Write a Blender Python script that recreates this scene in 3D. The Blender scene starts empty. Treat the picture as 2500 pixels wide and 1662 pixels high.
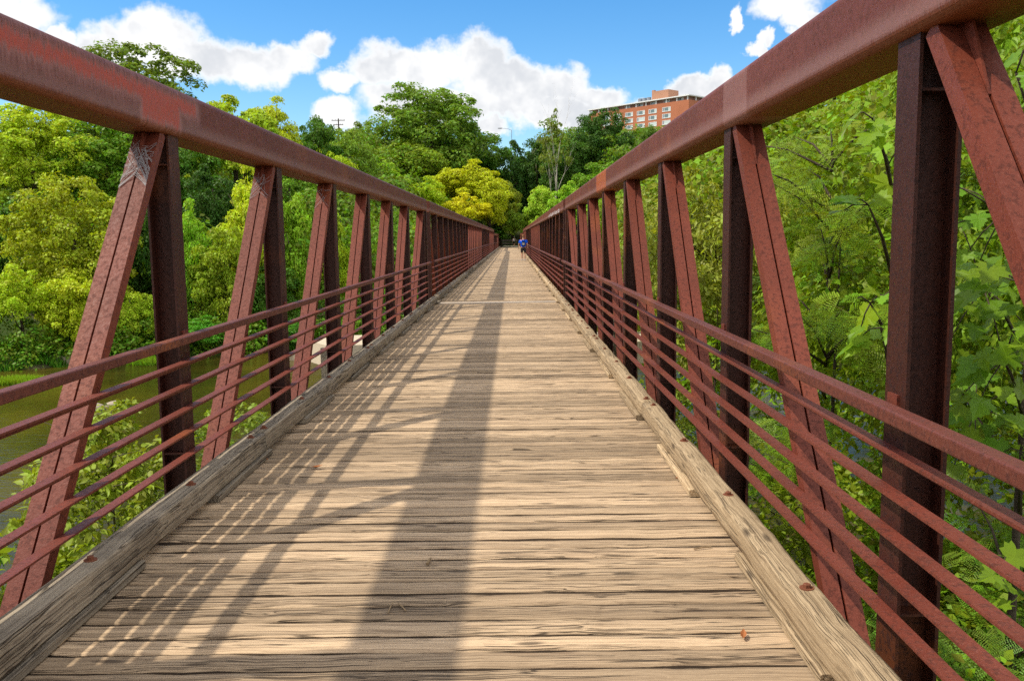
import bpy, math, random
import numpy as np
from mathutils import Vector, Matrix
R = math.radians
random.seed(7)
rng = np.random.default_rng(11)
scene = bpy.context.scene
COL = scene.collection

# ------------------------------------------------------------------ camera
CAM = np.array([0.383, 0.0, 1.65])
FPX, PITCH, YAW, ROLL = 2133.0, 0.1174, -0.0011, 0.0121      # focal length in photo pixels, angles in radians
cam_data = bpy.data.cameras.new('camera')
cam = bpy.data.objects.new('camera', cam_data)
COL.objects.link(cam)
cam_data.sensor_width = 36.0
cam_data.lens = 36.0 * FPX / 2500.0
cam_data.clip_start = 0.05
cam_data.clip_end = 6000.0
_fw = np.array([math.sin(YAW) * math.cos(PITCH), math.cos(YAW) * math.cos(PITCH), -math.sin(PITCH)])
_rt = np.array([math.cos(YAW), -math.sin(YAW), 0.0])
_up = np.cross(_rt, _fw)
_cr, _sr = math.cos(ROLL), math.sin(ROLL)
_x = _rt * _cr - _up * _sr
_y = _up * _cr + _rt * _sr
_m = Matrix(((_x[0], _y[0], -_fw[0], CAM[0]), (_x[1], _y[1], -_fw[1], CAM[1]), (_x[2], _y[2], -_fw[2], CAM[2]), (0, 0, 0, 1)))
cam.matrix_world = _m
scene.camera = cam


def ray(px, py):
    u, v = (px - 1250.0) / FPX, (831.0 - py) / FPX
    d = _fw + u * _x + v * _y
    return d / np.linalg.norm(d)


def at(px, py, Y):
    """the point of the place that stands at depth Y along the sight line of a photo pixel"""
    d = ray(px, py)
    return CAM + d * (Y / d[1])


# ------------------------------------------------------------------ node helper
class NT:
    def __init__(self, tree):
        self.t = tree
        self.n = tree.nodes
        self.l = tree.links

    def add(self, typ, ins=None, **props):
        nd = self.n.new(typ)
        for k, v in props.items():
            setattr(nd, k, v)
        for k, v in (ins or {}).items():
            self.put(nd.inputs[k], v)
        return nd

    def put(self, sock, v):
        if isinstance(v, bpy.types.NodeSocket):
            self.l.new(v, sock)
        elif isinstance(v, (tuple, list)) and sock.type == 'RGBA' and len(v) == 3:
            sock.default_value = (*v, 1.0)
        else:
            sock.default_value = v

    def math(self, op, a, b=0.0, c=0.0, clamp=False):
        nd = self.n.new('ShaderNodeMath')
        nd.operation = op
        nd.use_clamp = clamp
        self.put(nd.inputs[0], a)
        self.put(nd.inputs[1], b)
        self.put(nd.inputs[2], c)
        return nd.outputs[0]

    def vmath(self, op, a, b=(0, 0, 0)):
        nd = self.n.new('ShaderNodeVectorMath')
        nd.operation = op
        self.put(nd.inputs[0], a)
        self.put(nd.inputs[1], b)
        return nd.outputs['Value'] if op in ('DOT_PRODUCT', 'LENGTH') else nd.outputs[0]

    def noise(self, vec, scale, detail=4.0, rough=0.55, dist=0.0, out='Fac'):
        nd = self.add('ShaderNodeTexNoise', {'Vector': vec, 'Scale': scale, 'Detail': detail, 'Roughness': rough, 'Distortion': dist})
        return nd.outputs[out]

    def smooth(self, v, lo, hi, a=0.0, b=1.0):
        nd = self.add('ShaderNodeMapRange', {'Value': v, 'From Min': lo, 'From Max': hi, 'To Min': a, 'To Max': b}, interpolation_type='SMOOTHSTEP')
        return nd.outputs[0]

    def lin(self, v, lo, hi, a=0.0, b=1.0):
        nd = self.add('ShaderNodeMapRange', {'Value': v, 'From Min': lo, 'From Max': hi, 'To Min': a, 'To Max': b})
        return nd.outputs[0]

    def mix(self, f, a, b, mode='MIX'):
        nd = self.n.new('ShaderNodeMix')
        nd.data_type = 'RGBA'
        nd.blend_type = mode
        self.put(nd.inputs[0], f)
        self.put(nd.inputs[6], a)
        self.put(nd.inputs[7], b)
        return nd.outputs[2]

    def ramp(self, f, stops):
        nd = self.n.new('ShaderNodeValToRGB')
        self.put(nd.inputs[0], f)
        cr = nd.color_ramp
        while len(cr.elements) > 1:
            cr.elements.remove(cr.elements[-1])
        cr.elements[0].position = stops[0][0]
        cr.elements[0].color = (*stops[0][1], 1)
        for p, c in stops[1:]:
            e = cr.elements.new(p)
            e.color = (*c, 1)
        return nd.outputs[0]


# ------------------------------------------------------------------ sky, sun, exposure
SUN_EL, SUN_S = R(54), 0.12                       # light falls to +x, slightly away from the camera
sdir = Vector((1.0, SUN_S, -math.tan(SUN_EL))).normalized()
world = bpy.data.worlds.new('World')
scene.world = world
world.use_nodes = True
w = NT(world.node_tree)
w.n.clear()
sky = w.add('ShaderNodeTexSky', sky_type='NISHITA', sun_disc=False)
sky.sun_elevation = math.asin(-sdir.z)
sky.sun_rotation = math.atan2(-sdir.x, -sdir.y)
sky.air_density = 1.0
sky.dust_density = 0.25
sky.ozone_density = 3.0
SKY_STRENGTH = 0.15
tc = w.add('ShaderNodeTexCoord')
D = tc.outputs['Generated']
sx = w.add('ShaderNodeSeparateXYZ', {0: D})
az = w.math('ARCTAN2', sx.outputs[0], sx.outputs[1])
el = w.math('ARCSINE', sx.outputs[2])
skc = w.add('ShaderNodeHueSaturation', {'Saturation': 1.36, 'Value': 0.84, 'Color': sky.outputs[0]}).outputs[0]
FILL_CLOUD_WHITE, FILL_CLOUD_GREY = (6.4, 6.4, 6.4), (4.2, 4.35, 4.7)
# unseen cumulus outside the frame, thickened and brightened to fill the shadows
gen = w.noise(w.vmath('MULTIPLY', D, (1, 1, 2.2)), 3.2, 5.0, 0.55)
m_gen = w.math('MULTIPLY', w.math('SUBTRACT', gen, 0.37), 6.0)
gmask = w.smooth(m_gen, 0.0, 0.42)
gcol = w.mix(w.smooth(m_gen, 0.5, 1.6), FILL_CLOUD_WHITE, FILL_CLOUD_GREY)
VIEW_WHITE, VIEW_GREY = (4.9, 4.9, 4.9), (3.2, 3.35, 3.6)
bg_gen = w.add('ShaderNodeBackground', {'Color': w.mix(gmask, skc, gcol), 'Strength': SKY_STRENGTH})
# the cumulus banks ahead of the bridge, each a heap of billows
ae = w.add('ShaderNodeCombineXYZ', {0: az, 1: el, 2: 0.0}).outputs[0]
wob1 = w.vmath('SUBTRACT', w.noise(D, 9.0, 2.0, 0.55, out='Color'), (0.5, 0.5, 0.5))
wob2 = w.vmath('SUBTRACT', w.noise(D, 34.0, 4.0, 0.6, out='Color'), (0.5, 0.5, 0.5))
aew = w.vmath('ADD', ae, w.vmath('MULTIPLY', wob1, (0.06, 0.045, 0.0)))
aew = w.vmath('ADD', aew, w.vmath('MULTIPLY', wob2, (0.042, 0.036, 0.0)))
CLOUDS = [(20, 20, 125, 58), (145, 82, 45, 40), (270, 120, 115, 66), (390, 95, 115, 70), (470, 150, 130, 66), (580, 175, 120, 55),
          (690, 155, 95, 50), (760, 112, 55, 38),
          (950, 172, 85, 62), (1050, 165, 115, 62), (1165, 145, 90, 66), (1215, 200, 110, 70), (1300, 215, 100, 56), (1390, 212, 90, 58),
          (1475, 240, 80, 36), (1180, 265, 190, 50), (850, 205, 70, 34), (835, 285, 70, 40), (1030, 250, 140, 50),
          (1340, 275, 150, 48), (1200, 325, 50, 26), (1420, 305, 80, 32), (1700, 214, 60, 34), (1620, 230, 60, 18), (1740, 190, 40, 36),
          (1940, 5, 95, 42), (1985, 45, 60, 34), (1800, 42, 20, 28), (1880, 85, 32, 18), (1850, 108, 26, 18)]
best = None
fa = lambda d: math.atan2(d[0], d[1])
fe = lambda d: math.asin(d[2])
for (cx, cy, rw, rh) in CLOUDS:
    d0, dx, dy = ray(cx, cy), ray(cx + rw, cy), ray(cx, cy - rh)
    q = w.vmath('MULTIPLY', w.vmath('SUBTRACT', aew, (fa(d0), fe(d0), 0)),
                (1 / abs(fa(dx) - fa(d0)), 1 / abs(fe(dy) - fe(d0)), 0))
    q = w.vmath('DOT_PRODUCT', q, q)
    best = q if best is None else w.math('MINIMUM', best, q)
cm = w.math('SUBTRACT', 1.1, best)
n3 = w.noise(D, 60.0, 3.0, 0.55)
cm = w.math('ADD', cm, w.math('MULTIPLY', w.math('SUBTRACT', n3, 0.5), 0.85))
mask = w.smooth(cm, -0.28, 0.72)
sh = w.noise(w.vmath('ADD', D, (0.03, 0.0, -0.03)), 13.0, 4.0, 0.55)
grey = w.math('MULTIPLY', w.smooth(w.math('ADD', w.math('MULTIPLY', sh, 0.85), w.math('MULTIPLY', n3, 0.15)), 0.43, 0.64, 0.0, 0.85), w.smooth(cm, 0.35, 0.85))
bg_view = w.add('ShaderNodeBackground', {'Color': w.mix(mask, skc, w.mix(grey, VIEW_WHITE, VIEW_GREY)), 'Strength': SKY_STRENGTH})
ahead = w.math('MULTIPLY', w.smooth(w.math('ABSOLUTE', az), 0.95, 0.75), w.math('MULTIPLY', w.smooth(el, 0.62, 0.42), w.math('GREATER_THAN', el, -0.05)))
ms = w.add('ShaderNodeMixShader', {0: ahead, 1: bg_gen.outputs[0], 2: bg_view.outputs[0]})
wo = w.add('ShaderNodeOutputWorld', {'Surface': ms.outputs[0]})
world.cycles.sampling_method = 'MANUAL'
world.cycles.sample_map_resolution = 512

sun_d = bpy.data.lights.new('sun', 'SUN')
sun_d.energy = 2.75
sun_d.angle = R(1.0)
sun_d.color = (1.0, 0.93, 0.80)
sun = bpy.data.objects.new('sun', sun_d)
COL.objects.link(sun)
sun.rotation_euler = sdir.to_track_quat('-Z', 'Y').to_euler()

vs = scene.view_settings
vs.view_transform = 'Standard'
vs.look = 'None'
vs.exposure = 0.55
vs.gamma = 1.0
vs.use_curve_mapping = False
scene.cycles.max_bounces = 4
scene.cycles.diffuse_bounces = 2
scene.cycles.glossy_bounces = 2
scene.cycles.transmission_bounces = 3
scene.cycles.use_adaptive_sampling = True
scene.cycles.adaptive_threshold = 0.012
scene.cycles.adaptive_min_samples = 24
scene.cycles.transparent_max_bounces = 8
scene.cycles.use_denoising = False
scene.cycles.sample_clamp_indirect = 8.0


# ------------------------------------------------------------------ materials
def new_mat(name):
    m = bpy.data.materials.new(name)
    m.use_nodes = True
    t = NT(m.node_tree)
    t.n.clear()
    out = t.add('ShaderNodeOutputMaterial')
    return m, t, out


def principled(t, out, color, rough=0.6, spec=0.4, bump=None, bdist=0.01, bstr=1.0, metal=0.0):
    p = t.add('ShaderNodeBsdfPrincipled', {'Base Color': color, 'Roughness': rough, 'Specular IOR Level': spec, 'Metallic': metal})
    if bump is not None:
        b = t.add('ShaderNodeBump', {'Height': bump, 'Distance': bdist, 'Strength': bstr})
        t.l.new(b.outputs[0], p.inputs['Normal'])
    t.l.new(p.outputs[0], out.inputs[0])
    return p


def plain(name, color, rough=0.6, spec=0.3, var=0.15, scale=6.0, bump=0.0):
    m, t, out = new_mat(name)
    c = t.add('ShaderNodeTexCoord').outputs['Object']
    n = t.noise(c, scale, 6.0, 0.6)
    col = t.mix(n, tuple(max(0, k * (1 - var)) for k in color), tuple(k * (1 + var) for k in color))
    principled(t, out, col, rough, spec, n if bump else None, bump or 0.01)
    return m


def steel_mat(name, base=(0.205, 0.060, 0.040), dark=(0.085, 0.030, 0.026), speck=(0.32, 0.13, 0.095), kind='plain'):
    m, t, out = new_mat(name)
    tcn = t.add('ShaderNodeTexCoord')
    c = tcn.outputs['Object']
    oi = t.add('ShaderNodeObjectInfo')
    off = t.add('ShaderNodeCombineXYZ', {0: t.math('MULTIPLY', oi.outputs['Random'], 17.0), 1: t.math('MULTIPLY', oi.outputs['Random'], 31.0), 2: 0.0}).outputs[0]
    cc = t.vmath('ADD', c, off)
    big = t.noise(cc, 1.7, 2.0, 0.6)
    fine = t.noise(cc, 95.0, 2.0, 0.7)
    mid = t.noise(cc, 42.0, 3.0, 0.65)
    col = t.mix(t.smooth(big, 0.3, 0.7), base, tuple(k * 0.78 for k in base))
    # orange bleeding rust in large soft areas, dark flecks and pale dust
    col = t.mix(t.smooth(t.noise(cc, 0.9, 3.0, 0.6), 0.56, 0.74, 0, 0.55), col, (0.30, 0.085, 0.022))
    col = t.mix(t.smooth(mid, 0.50, 0.62, 0, 0.75), col, dark)
    col = t.mix(t.smooth(fine, 0.5, 0.72, 0, 0.42), col, speck)
    rough = t.lin(mid, 0.3, 0.7, 0.46, 0.68)
    if kind in ('chord_left', 'chord_right'):
        s = t.add('ShaderNodeSeparateXYZ', {0: c})
        y, z = s.outputs[1], s.outputs[2]
        streak = t.noise(t.vmath('MULTIPLY', c, (1.0, 16.0, 2.2)), 3.0, 5.0, 0.65)
        fibre = t.noise(t.vmath('MULTIPLY', c, (1.0, 55.0, 5.0)), 3.0, 4.0, 0.7)

        def box(y0, y1, z0, z1, soft=0.03):
            zz = t.math('ADD', z, t.math('MULTIPLY', t.math('SUBTRACT', streak, 0.5), 0.16))
            a = t.math('MULTIPLY', t.smooth(y, y0 - soft, y0 + soft), t.smooth(y, y1 + soft, y1 - soft))
            b = t.math('MULTIPLY', t.smooth(zz, z0 - soft, z0 + soft), t.smooth(zz, z1 + soft, z1 - soft))
            return t.math('MULTIPLY', a, b)
        col = t.mix(t.smooth(streak, 0.5, 0.75, 0, 0.35), col, tuple(k * 0.7 for k in base))
        # pale weathered band along the lower edge, rust lip at the bend
        band = t.math('MULTIPLY', t.smooth(t.math('ADD', z, t.math('MULTIPLY', t.math('SUBTRACT', fibre, 0.5), 0.1)), 2.33, 2.36),
                      t.smooth(t.math('ADD', z, t.math('MULTIPLY', t.math('SUBTRACT', fibre, 0.5), 0.1)), 2.45, 2.37))
        col = t.mix(t.math('MULTIPLY', band, 0.45), col, (0.30, 0.17, 0.15))
        lip = t.math('MULTIPLY', t.smooth(z, 2.300, 2.312), t.smooth(z, 2.352, 2.322))
        col = t.mix(t.math('MULTIPLY', lip, 0.7), col, (0.22, 0.065, 0.018))
        if kind == 'chord_left':
            halo = t.math('MAXIMUM', box(3.45, 6.05, 2.43, 2.57, 0.05), box(5.08, 5.72, 2.33, 2.5, 0.03))
            red = t.math('MAXIMUM', box(3.6, 5.98, 2.475, 2.545, 0.02), box(5.12, 5.68, 2.36, 2.52, 0.025))
            col = t.mix(t.math('MULTIPLY', halo, t.smooth(fibre, 0.3, 0.6, 0.35, 0.8)), col, (0.36, 0.17, 0.15))
            col = t.mix(t.math('MULTIPLY', red, t.smooth(fibre, 0.38, 0.52, 0.25, 0.95)), col, (0.42, 0.070, 0.038))
        else:
            col = t.mix(t.math('MULTIPLY', box(5.07, 5.62, 2.30, 2.66, 0.02), t.smooth(fibre, 0.3, 0.65, 0.2, 0.5)), col, (0.34, 0.18, 0.16))
            col = t.mix(t.math('MULTIPLY', box(12.5, 13.9, 2.2, 2.7, 0.02), 0.6), col, (0.48, 0.12, 0.035))
    principled(t, out, col, rough, 0.28, t.math('ADD', fine, t.math('MULTIPLY', mid, 0.6)), 0.0018, 0.8)
    return m


def wood_mat(name, axis, light, mid, dark, crack=1.0, grain=1.0, stain=0.35):
    m, t, out = new_mat(name)
    c = t.add('ShaderNodeTexCoord').outputs['Object']
    oi = t.add('ShaderNodeObjectInfo')
    isl = t.add('ShaderNodeNewGeometry').outputs['Random Per Island']
    rnd = t.math('FRACT', t.math('ADD', oi.outputs['Random'], isl))
    off = t.add('ShaderNodeCombineXYZ', {0: t.math('MULTIPLY', rnd, 37.0), 1: t.math('MULTIPLY', rnd, 91.0), 2: t.math('MULTIPLY', rnd, 23.0)}).outputs[0]
    cc = t.vmath('ADD', c, off)
    warp = t.vmath('MULTIPLY', t.vmath('SUBTRACT', t.noise(cc, 3.0, 2.0, 0.5, out='Color'), (0.5, 0.5, 0.5)), (0.03, 0.03, 0.03))
    cc = t.vmath('ADD', cc, warp)

    def sc(a, b):
        return (a, b, b) if axis == 'x' else (b, a, b)
    g1 = t.noise(t.vmath('MULTIPLY', cc, sc(0.42, 74.0 * grain)), 1.0, 4.0, 0.62)
    g2 = t.noise(t.vmath('MULTIPLY', cc, sc(2.2, 260.0 * grain)), 1.0, 2.0, 0.7)
    ck = t.noise(t.vmath('MULTIPLY', cc, sc(0.34, 21.0 * grain)), 1.0, 2.0, 0.5)
    ckl = t.smooth(t.math('ABSOLUTE', t.math('SUBTRACT', ck, 0.52)), 0.0, 0.022, 1.0, 0.0)
    seg = t.smooth(t.noise(t.vmath('MULTIPLY', cc, sc(2.2, 9.0)), 1.0, 2.0, 0.5), 0.41, 0.52)
    ckl = t.math('MULTIPLY', ckl, seg)
    ck2 = t.noise(t.vmath('MULTIPLY', cc, sc(0.5, 70.0 * grain)), 1.0, 1.0, 0.5)
    ckl = t.math('MAXIMUM', ckl, t.math('MULTIPLY', t.smooth(t.math('ABSOLUTE', t.math('SUBTRACT', ck2, 0.5)), 0.0, 0.03, 0.8, 0.0), t.smooth(ck, 0.50, 0.60)))
    kn = t.add('ShaderNodeTexVoronoi', {'Vector': t.vmath('MULTIPLY', cc, sc(1.6, 6.0)), 'Scale': 1.0, 'Randomness': 1.0})
    knot = t.smooth(kn.outputs['Distance'], 0.05, 0.14, 1.0, 0.0)
    f = t.math('ADD', t.math('MULTIPLY', g1, 0.62), t.math('MULTIPLY', g2, 0.38))
    col = t.ramp(f, [(0.29, dark), (0.41, mid), (0.53, light), (0.68, tuple(min(1, k * 1.25) for k in light))])
    tone = t.lin(rnd, 0, 1, 0.64, 1.18)
    col = t.mix(1.0, col, t.add('ShaderNodeCombineColor', {0: tone, 1: t.math('MULTIPLY', tone, 0.99), 2: t.math('MULTIPLY', tone, 0.97)}).outputs[0], 'MULTIPLY')
    geo = t.add('ShaderNodeNewGeometry').outputs['Position']
    st = t.smooth(t.noise(t.vmath('MULTIPLY', geo, (0.8, 2.4, 1.0)), 1.3, 3.0, 0.62), 0.5, 0.75)
    col = t.mix(t.math('MULTIPLY', st, stain), col, tuple(k * 0.9 for k in dark))
    col = t.mix(t.math('MULTIPLY', knot, 0.75), col, tuple(k * 0.55 for k in dark))
    col = t.mix(t.math('MULTIPLY', ckl, 0.85 * crack), col, (0.03, 0.02, 0.013))
    h = t.math('SUBTRACT', t.math('ADD', t.math('MULTIPLY', g1, 0.9), t.math('MULTIPLY', g2, 0.35)), t.math('MULTIPLY', ckl, 1.1 * crack))
    principled(t, out, col, 0.82, 0.22, h, 0.0065, 1.0)
    return m


def leaf_mat(name, var=0.42, hue=0.025, trans=0.33, rough=0.5):
    """leaf colour comes from each plant's own object colour, varied leaf by leaf"""
    m, t, out = new_mat(name)
    oi = t.add('ShaderNodeObjectInfo')
    isl = t.add('ShaderNodeNewGeometry').outputs['Random Per Island']
    c = t.add('ShaderNodeTexCoord').outputs['Object']
    pat = t.noise(c, 1.6, 3.0, 0.6)
    hs = t.add('ShaderNodeHueSaturation', {'Hue': t.lin(t.math('ADD', t.math('MULTIPLY', isl, 0.5), t.math('MULTIPLY', pat, 0.5)), 0.2, 0.8, 0.5 - hue, 0.5 + hue), 'Saturation': 1.0,
                                           'Value': t.lin(isl, 0, 1, 1 - var, 1 + var), 'Color': oi.outputs['Color']})
    p = t.add('ShaderNodeBsdfPrincipled', {'Base Color': hs.outputs[0], 'Roughness': rough, 'Specular IOR Level': 0.2})
    tcol = t.mix(1.0, hs.outputs[0], (1.35, 1.25, 0.45), 'MULTIPLY')
    tr = t.add('ShaderNodeBsdfTranslucent', {'Color': tcol})
    mx = t.add('ShaderNodeMixShader', {0: trans, 1: p.outputs[0], 2: tr.outputs[0]})
    t.l.new(mx.outputs[0], out.inputs[0])
    return m


M = {}
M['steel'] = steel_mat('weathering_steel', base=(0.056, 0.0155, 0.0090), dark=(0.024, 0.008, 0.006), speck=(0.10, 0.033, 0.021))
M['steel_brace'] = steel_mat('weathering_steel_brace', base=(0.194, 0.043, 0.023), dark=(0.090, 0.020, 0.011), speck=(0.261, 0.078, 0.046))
M['handrail'] = steel_mat('weathering_steel_handrail', base=(0.135, 0.036, 0.023), dark=(0.07, 0.021, 0.015), speck=(0.20, 0.072, 0.05))
M['steel_rail'] = steel_mat('weathering_steel_rail', base=(0.171, 0.038, 0.022), dark=(0.081, 0.021, 0.013), speck=(0.248, 0.082, 0.055))
M['chord_left'] = steel_mat('weathering_steel_chord_left', base=(0.165, 0.040, 0.021), dark=(0.088, 0.025, 0.016), speck=(0.20, 0.066, 0.042), kind='chord_left')
M['chord_right'] = steel_mat('weathering_steel_chord_right', base=(0.165, 0.040, 0.021), dark=(0.088, 0.025, 0.016), speck=(0.20, 0.066, 0.042), kind='chord_right')
M['plank'] = wood_mat('deck_wood', 'x', (0.545, 0.395, 0.25), (0.335, 0.232, 0.145), (0.082, 0.056, 0.038), stain=0.30)
M['curb_grey'] = wood_mat('curb_wood_grey', 'y', (0.34, 0.28, 0.205), (0.19, 0.15, 0.11), (0.055, 0.043, 0.034), stain=0.4)
M['curb_tan'] = wood_mat('curb_wood_tan', 'y', (0.52, 0.385, 0.235), (0.32, 0.225, 0.13), (0.12, 0.085, 0.055), crack=0.7, stain=0.1)
M['gap_shade'] = plain('painted_gap_shade', (0.07, 0.05, 0.035), 0.95, 0.1, 0.3, 30.0)  # dark colour standing in for the shade between planks
M['bolt'] = plain('rusty_bolt', (0.19, 0.065, 0.032), 0.7, 0.3, 0.35, 60.0)
M['plate'] = plain('joint_plate_steel', (0.42, 0.34, 0.26), 0.7, 0.3, 0.25, 14.0)
M['bark'] = plain('bark', (0.085, 0.065, 0.045), 0.9, 0.1, 0.4, 9.0, 0.05)
M['bark_pale'] = plain('pale_bark', (0.50, 0.45, 0.36), 0.85, 0.1, 0.25, 3.0)
M['leaf'] = leaf_mat('leaf')
M['leaf_wild'] = leaf_mat('leaf_wild', 0.5, 0.045, 0.32, 0.5)
M['leaf_near'] = leaf_mat('leaf_near', 0.36, 0.02, 0.38, 0.42)
M['concrete'] = plain('concrete', (0.42, 0.34, 0.23), 0.9, 0.15, 0.35, 1.6, 0.05)
M['rock'] = plain('rock', (0.36, 0.30, 0.22), 0.9, 0.15, 0.4, 2.6, 0.06)


# ------------------------------------------------------------------ mesh helpers
class MB:
    def __init__(self):
        self.v, self.f = [], []

    def box(self, x0, x1, y0, y1, z0, z1):
        b = len(self.v)
        self.v += [(x0, y0, z0), (x1, y0, z0), (x1, y1, z0), (x0, y1, z0), (x0, y0, z1), (x1, y0, z1), (x1, y1, z1), (x0, y1, z1)]
        self.f += [tuple(b + i for i in q) for q in ((0, 3, 2, 1), (4, 5, 6, 7), (0, 1, 5, 4), (1, 2, 6, 5), (2, 3, 7, 6), (3, 0, 4, 7))]
        return self

    def loft(self, rings, cap=True):
        """rings: list of equal-length lists of points"""
        b, n = len(self.v), len(rings[0])
        for r in rings:
            self.v += [tuple(p) for p in r]
        for i in range(len(rings) - 1):
            for k in range(n):
                k2 = (k + 1) % n
                self.f.append((b + i * n + k, b + i * n + k2, b + (i + 1) * n + k2, b + (i + 1) * n + k))
        if cap:
            self.f.append(tuple(b + k for k in range(n))[::-1])
            e = b + (len(rings) - 1) * n
            self.f.append(tuple(e + k for k in range(n)))
        return self

    def tube(self, pts, radii, n=6):
        pts = [Vector(p) for p in pts]
        rings = []
        for i, p in enumerate(pts):
            d = (pts[min(i + 1, len(pts) - 1)] - pts[max(i - 1, 0)]).normalized()
            a = d.cross(Vector((0.31, 0.95, 0.1)))
            if a.length < 1e-3:
                a = d.cross(Vector((1, 0, 0)))
            a.normalize()
            b = d.cross(a)
            rings.append([p + (a * math.cos(2 * math.pi * k / n) + b * math.sin(2 * math.pi * k / n)) * radii[i] for k in range(n)])
        return self.loft(rings)

    def mesh(self, name, mat=None, smooth=False):
        me = bpy.data.meshes.new(name)
        me.from_pydata(self.v, [], self.f)
        if mat:
            me.materials.append(mat)
        if smooth:
            me.polygons.foreach_set('use_smooth', [True] * len(me.polygons))
        me.update()
        return me

    def build(self, name, mat, parent=None, smooth=False, **kw):
        return link(name, self.mesh(name, mat, smooth), parent, **kw)


def link(name, data, parent=None, loc=None, label=None, cat=None, group=None, kind=None, color=None):
    o = bpy.data.objects.new(name, data)
    COL.objects.link(o)
    if parent is not None:
        o.parent = parent
    if loc is not None:
        o.location = loc
    return tag(o, label, cat, group, kind, color)


def tag(o, label=None, cat=None, group=None, kind=None, color=None):
    if label: o['label'] = label
    if cat: o['category'] = cat
    if group: o['group'] = group
    if kind: o['kind'] = kind
    if color: o.color = (*color, 1.0)
    return o


def np_mesh(name, verts, faces, mat, smooth=False):
    """verts (N,3) and faces (F,k) as arrays"""
    me = bpy.data.meshes.new(name)
    F, k = faces.shape
    me.vertices.add(len(verts))
    me.vertices.foreach_set('co', np.ascontiguousarray(verts, dtype=np.float32).ravel())
    me.loops.add(F * k)
    me.loops.foreach_set('vertex_index', np.ascontiguousarray(faces, dtype=np.int32).ravel())
    me.polygons.add(F)
    me.polygons.foreach_set('loop_start', np.arange(0, F * k, k, dtype=np.int32))
    me.polygons.foreach_set('loop_total', np.full(F, k, dtype=np.int32))
    if smooth:
        me.polygons.foreach_set('use_smooth', np.ones(F, dtype=bool))
    me.materials.append(mat)
    me.update(calc_edges=True)
    return me


def unit(a):
    return a / np.maximum(np.linalg.norm(a, axis=1, keepdims=True), 1e-9)


def scatter(tv, tf, pos, nor, tip, size):
    """instances of a leaf template (tv: verts in x = width, y = length, z = normal; tf: faces) as one pair of arrays"""
    z = unit(nor)
    y = unit(tip - z * (tip * z).sum(1, keepdims=True))
    x = np.cross(y, z)
    s = np.asarray(size)[:, None, None]
    V = (tv[None, :, 0:1] * x[:, None, :] + tv[None, :, 1:2] * y[:, None, :] + tv[None, :, 2:3] * z[:, None, :]) * s + pos[:, None, :]
    n, k = len(pos), len(tv)
    Fc = tf[None, :, :] + (np.arange(n) * k)[:, None, None]
    return V.reshape(-1, 3), Fc.reshape(-1, tf.shape[1])


QUAD_V = np.array([[0, -0.5, 0], [0.30, 0.0, 0.07], [0, 0.5, 0], [-0.30, 0.0, 0.07]])
QUAD_F = np.array([[0, 1, 2, 3]])
# a pointed ovate leaf folded along its midrib
OV_V = np.array([[0, 0, 0], [0.24, 0.22, 0.06], [0.27, 0.48, 0.06], [0.12, 0.80, 0.02], [0, 1.08, -0.08], [-0.12, 0.80, 0.02], [-0.27, 0.48, 0.06], [-0.24, 0.22, 0.06], [0, 0.5, 0]])
OV_F = np.array([[0, 1, 8], [1, 2, 8], [2, 3, 8], [3, 4, 8], [4, 5, 8], [5, 6, 8], [6, 7, 8], [7, 0, 8]])


def rand_dirs(n, g=None):
    g = g or rng
    return unit(g.normal(size=(n, 3)))


def puff_points(centers, radii, per, g, inner=0.45, up=0.35, squash=0.75, center=(0, 0, 0)):
    """leaf sites on the shells of clumps; returns positions and outward directions"""
    C = np.repeat(centers, per, axis=0)
    Rr = np.repeat(radii, per)
    d = rand_dirs(len(C), g)
    out = unit(C - np.array(center))
    d = unit(d + out * 0.45 + np.array([0, 0, up]))
    r = Rr * (inner + (1.08 - inner) * g.random(len(C)) ** 0.6)
    p = C + d * r[:, None] * np.array([1, 1, squash])
    return p, d


def crown_unit(name, seed, shape='round', puffs=70, per=300, leaf=0.055, template='quad', spread=1.0, mat='leaf'):
    """a crown in a box of about -1..1"""
    g = np.random.default_rng(seed)
    d = rand_dirs(puffs * 3, g)
    d = d[d[:, 2] > -0.75][:puffs]
    rr = 0.20 + 0.68 * g.random(len(d)) ** 0.55
    if shape == 'tall':
        c = d * rr[:, None] * np.array([0.78, 0.78, 1.0])
        taper = 1.0 - 0.45 * np.clip(c[:, 2], 0, 1)
        c[:, :2] *= taper[:, None]
    elif shape == 'spray':
        c = d * rr[:, None]
        c[:, 2] = np.abs(c[:, 2]) * 1.0 - 0.25 * (c[:, 0] ** 2 + c[:, 1] ** 2)
    else:
        c = d * rr[:, None]
    c += g.normal(size=c.shape) * 0.07
    rad = (0.10 + 0.19 * g.random(len(c)) ** 1.3) * spread
    pos, out = puff_points(c, rad, per, g, 0.35, 0.35, 0.7)
    nor = unit(out * 0.7 + np.array([0, 0, 0.5]) + g.normal(size=out.shape) * 0.55)
    tip = out * 0.6 + np.array([0, 0, -0.35]) + g.normal(size=out.shape) * 0.5
    size = leaf * (0.55 + 0.95 * g.random(len(pos)) ** 1.5)
    tv, tf = (QUAD_V, QUAD_F) if template == 'quad' else (OV_V, OV_F)
    V, F = scatter(tv, tf, pos, nor, tip, size)
    return np_mesh(name, V, F, M[mat])


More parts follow.
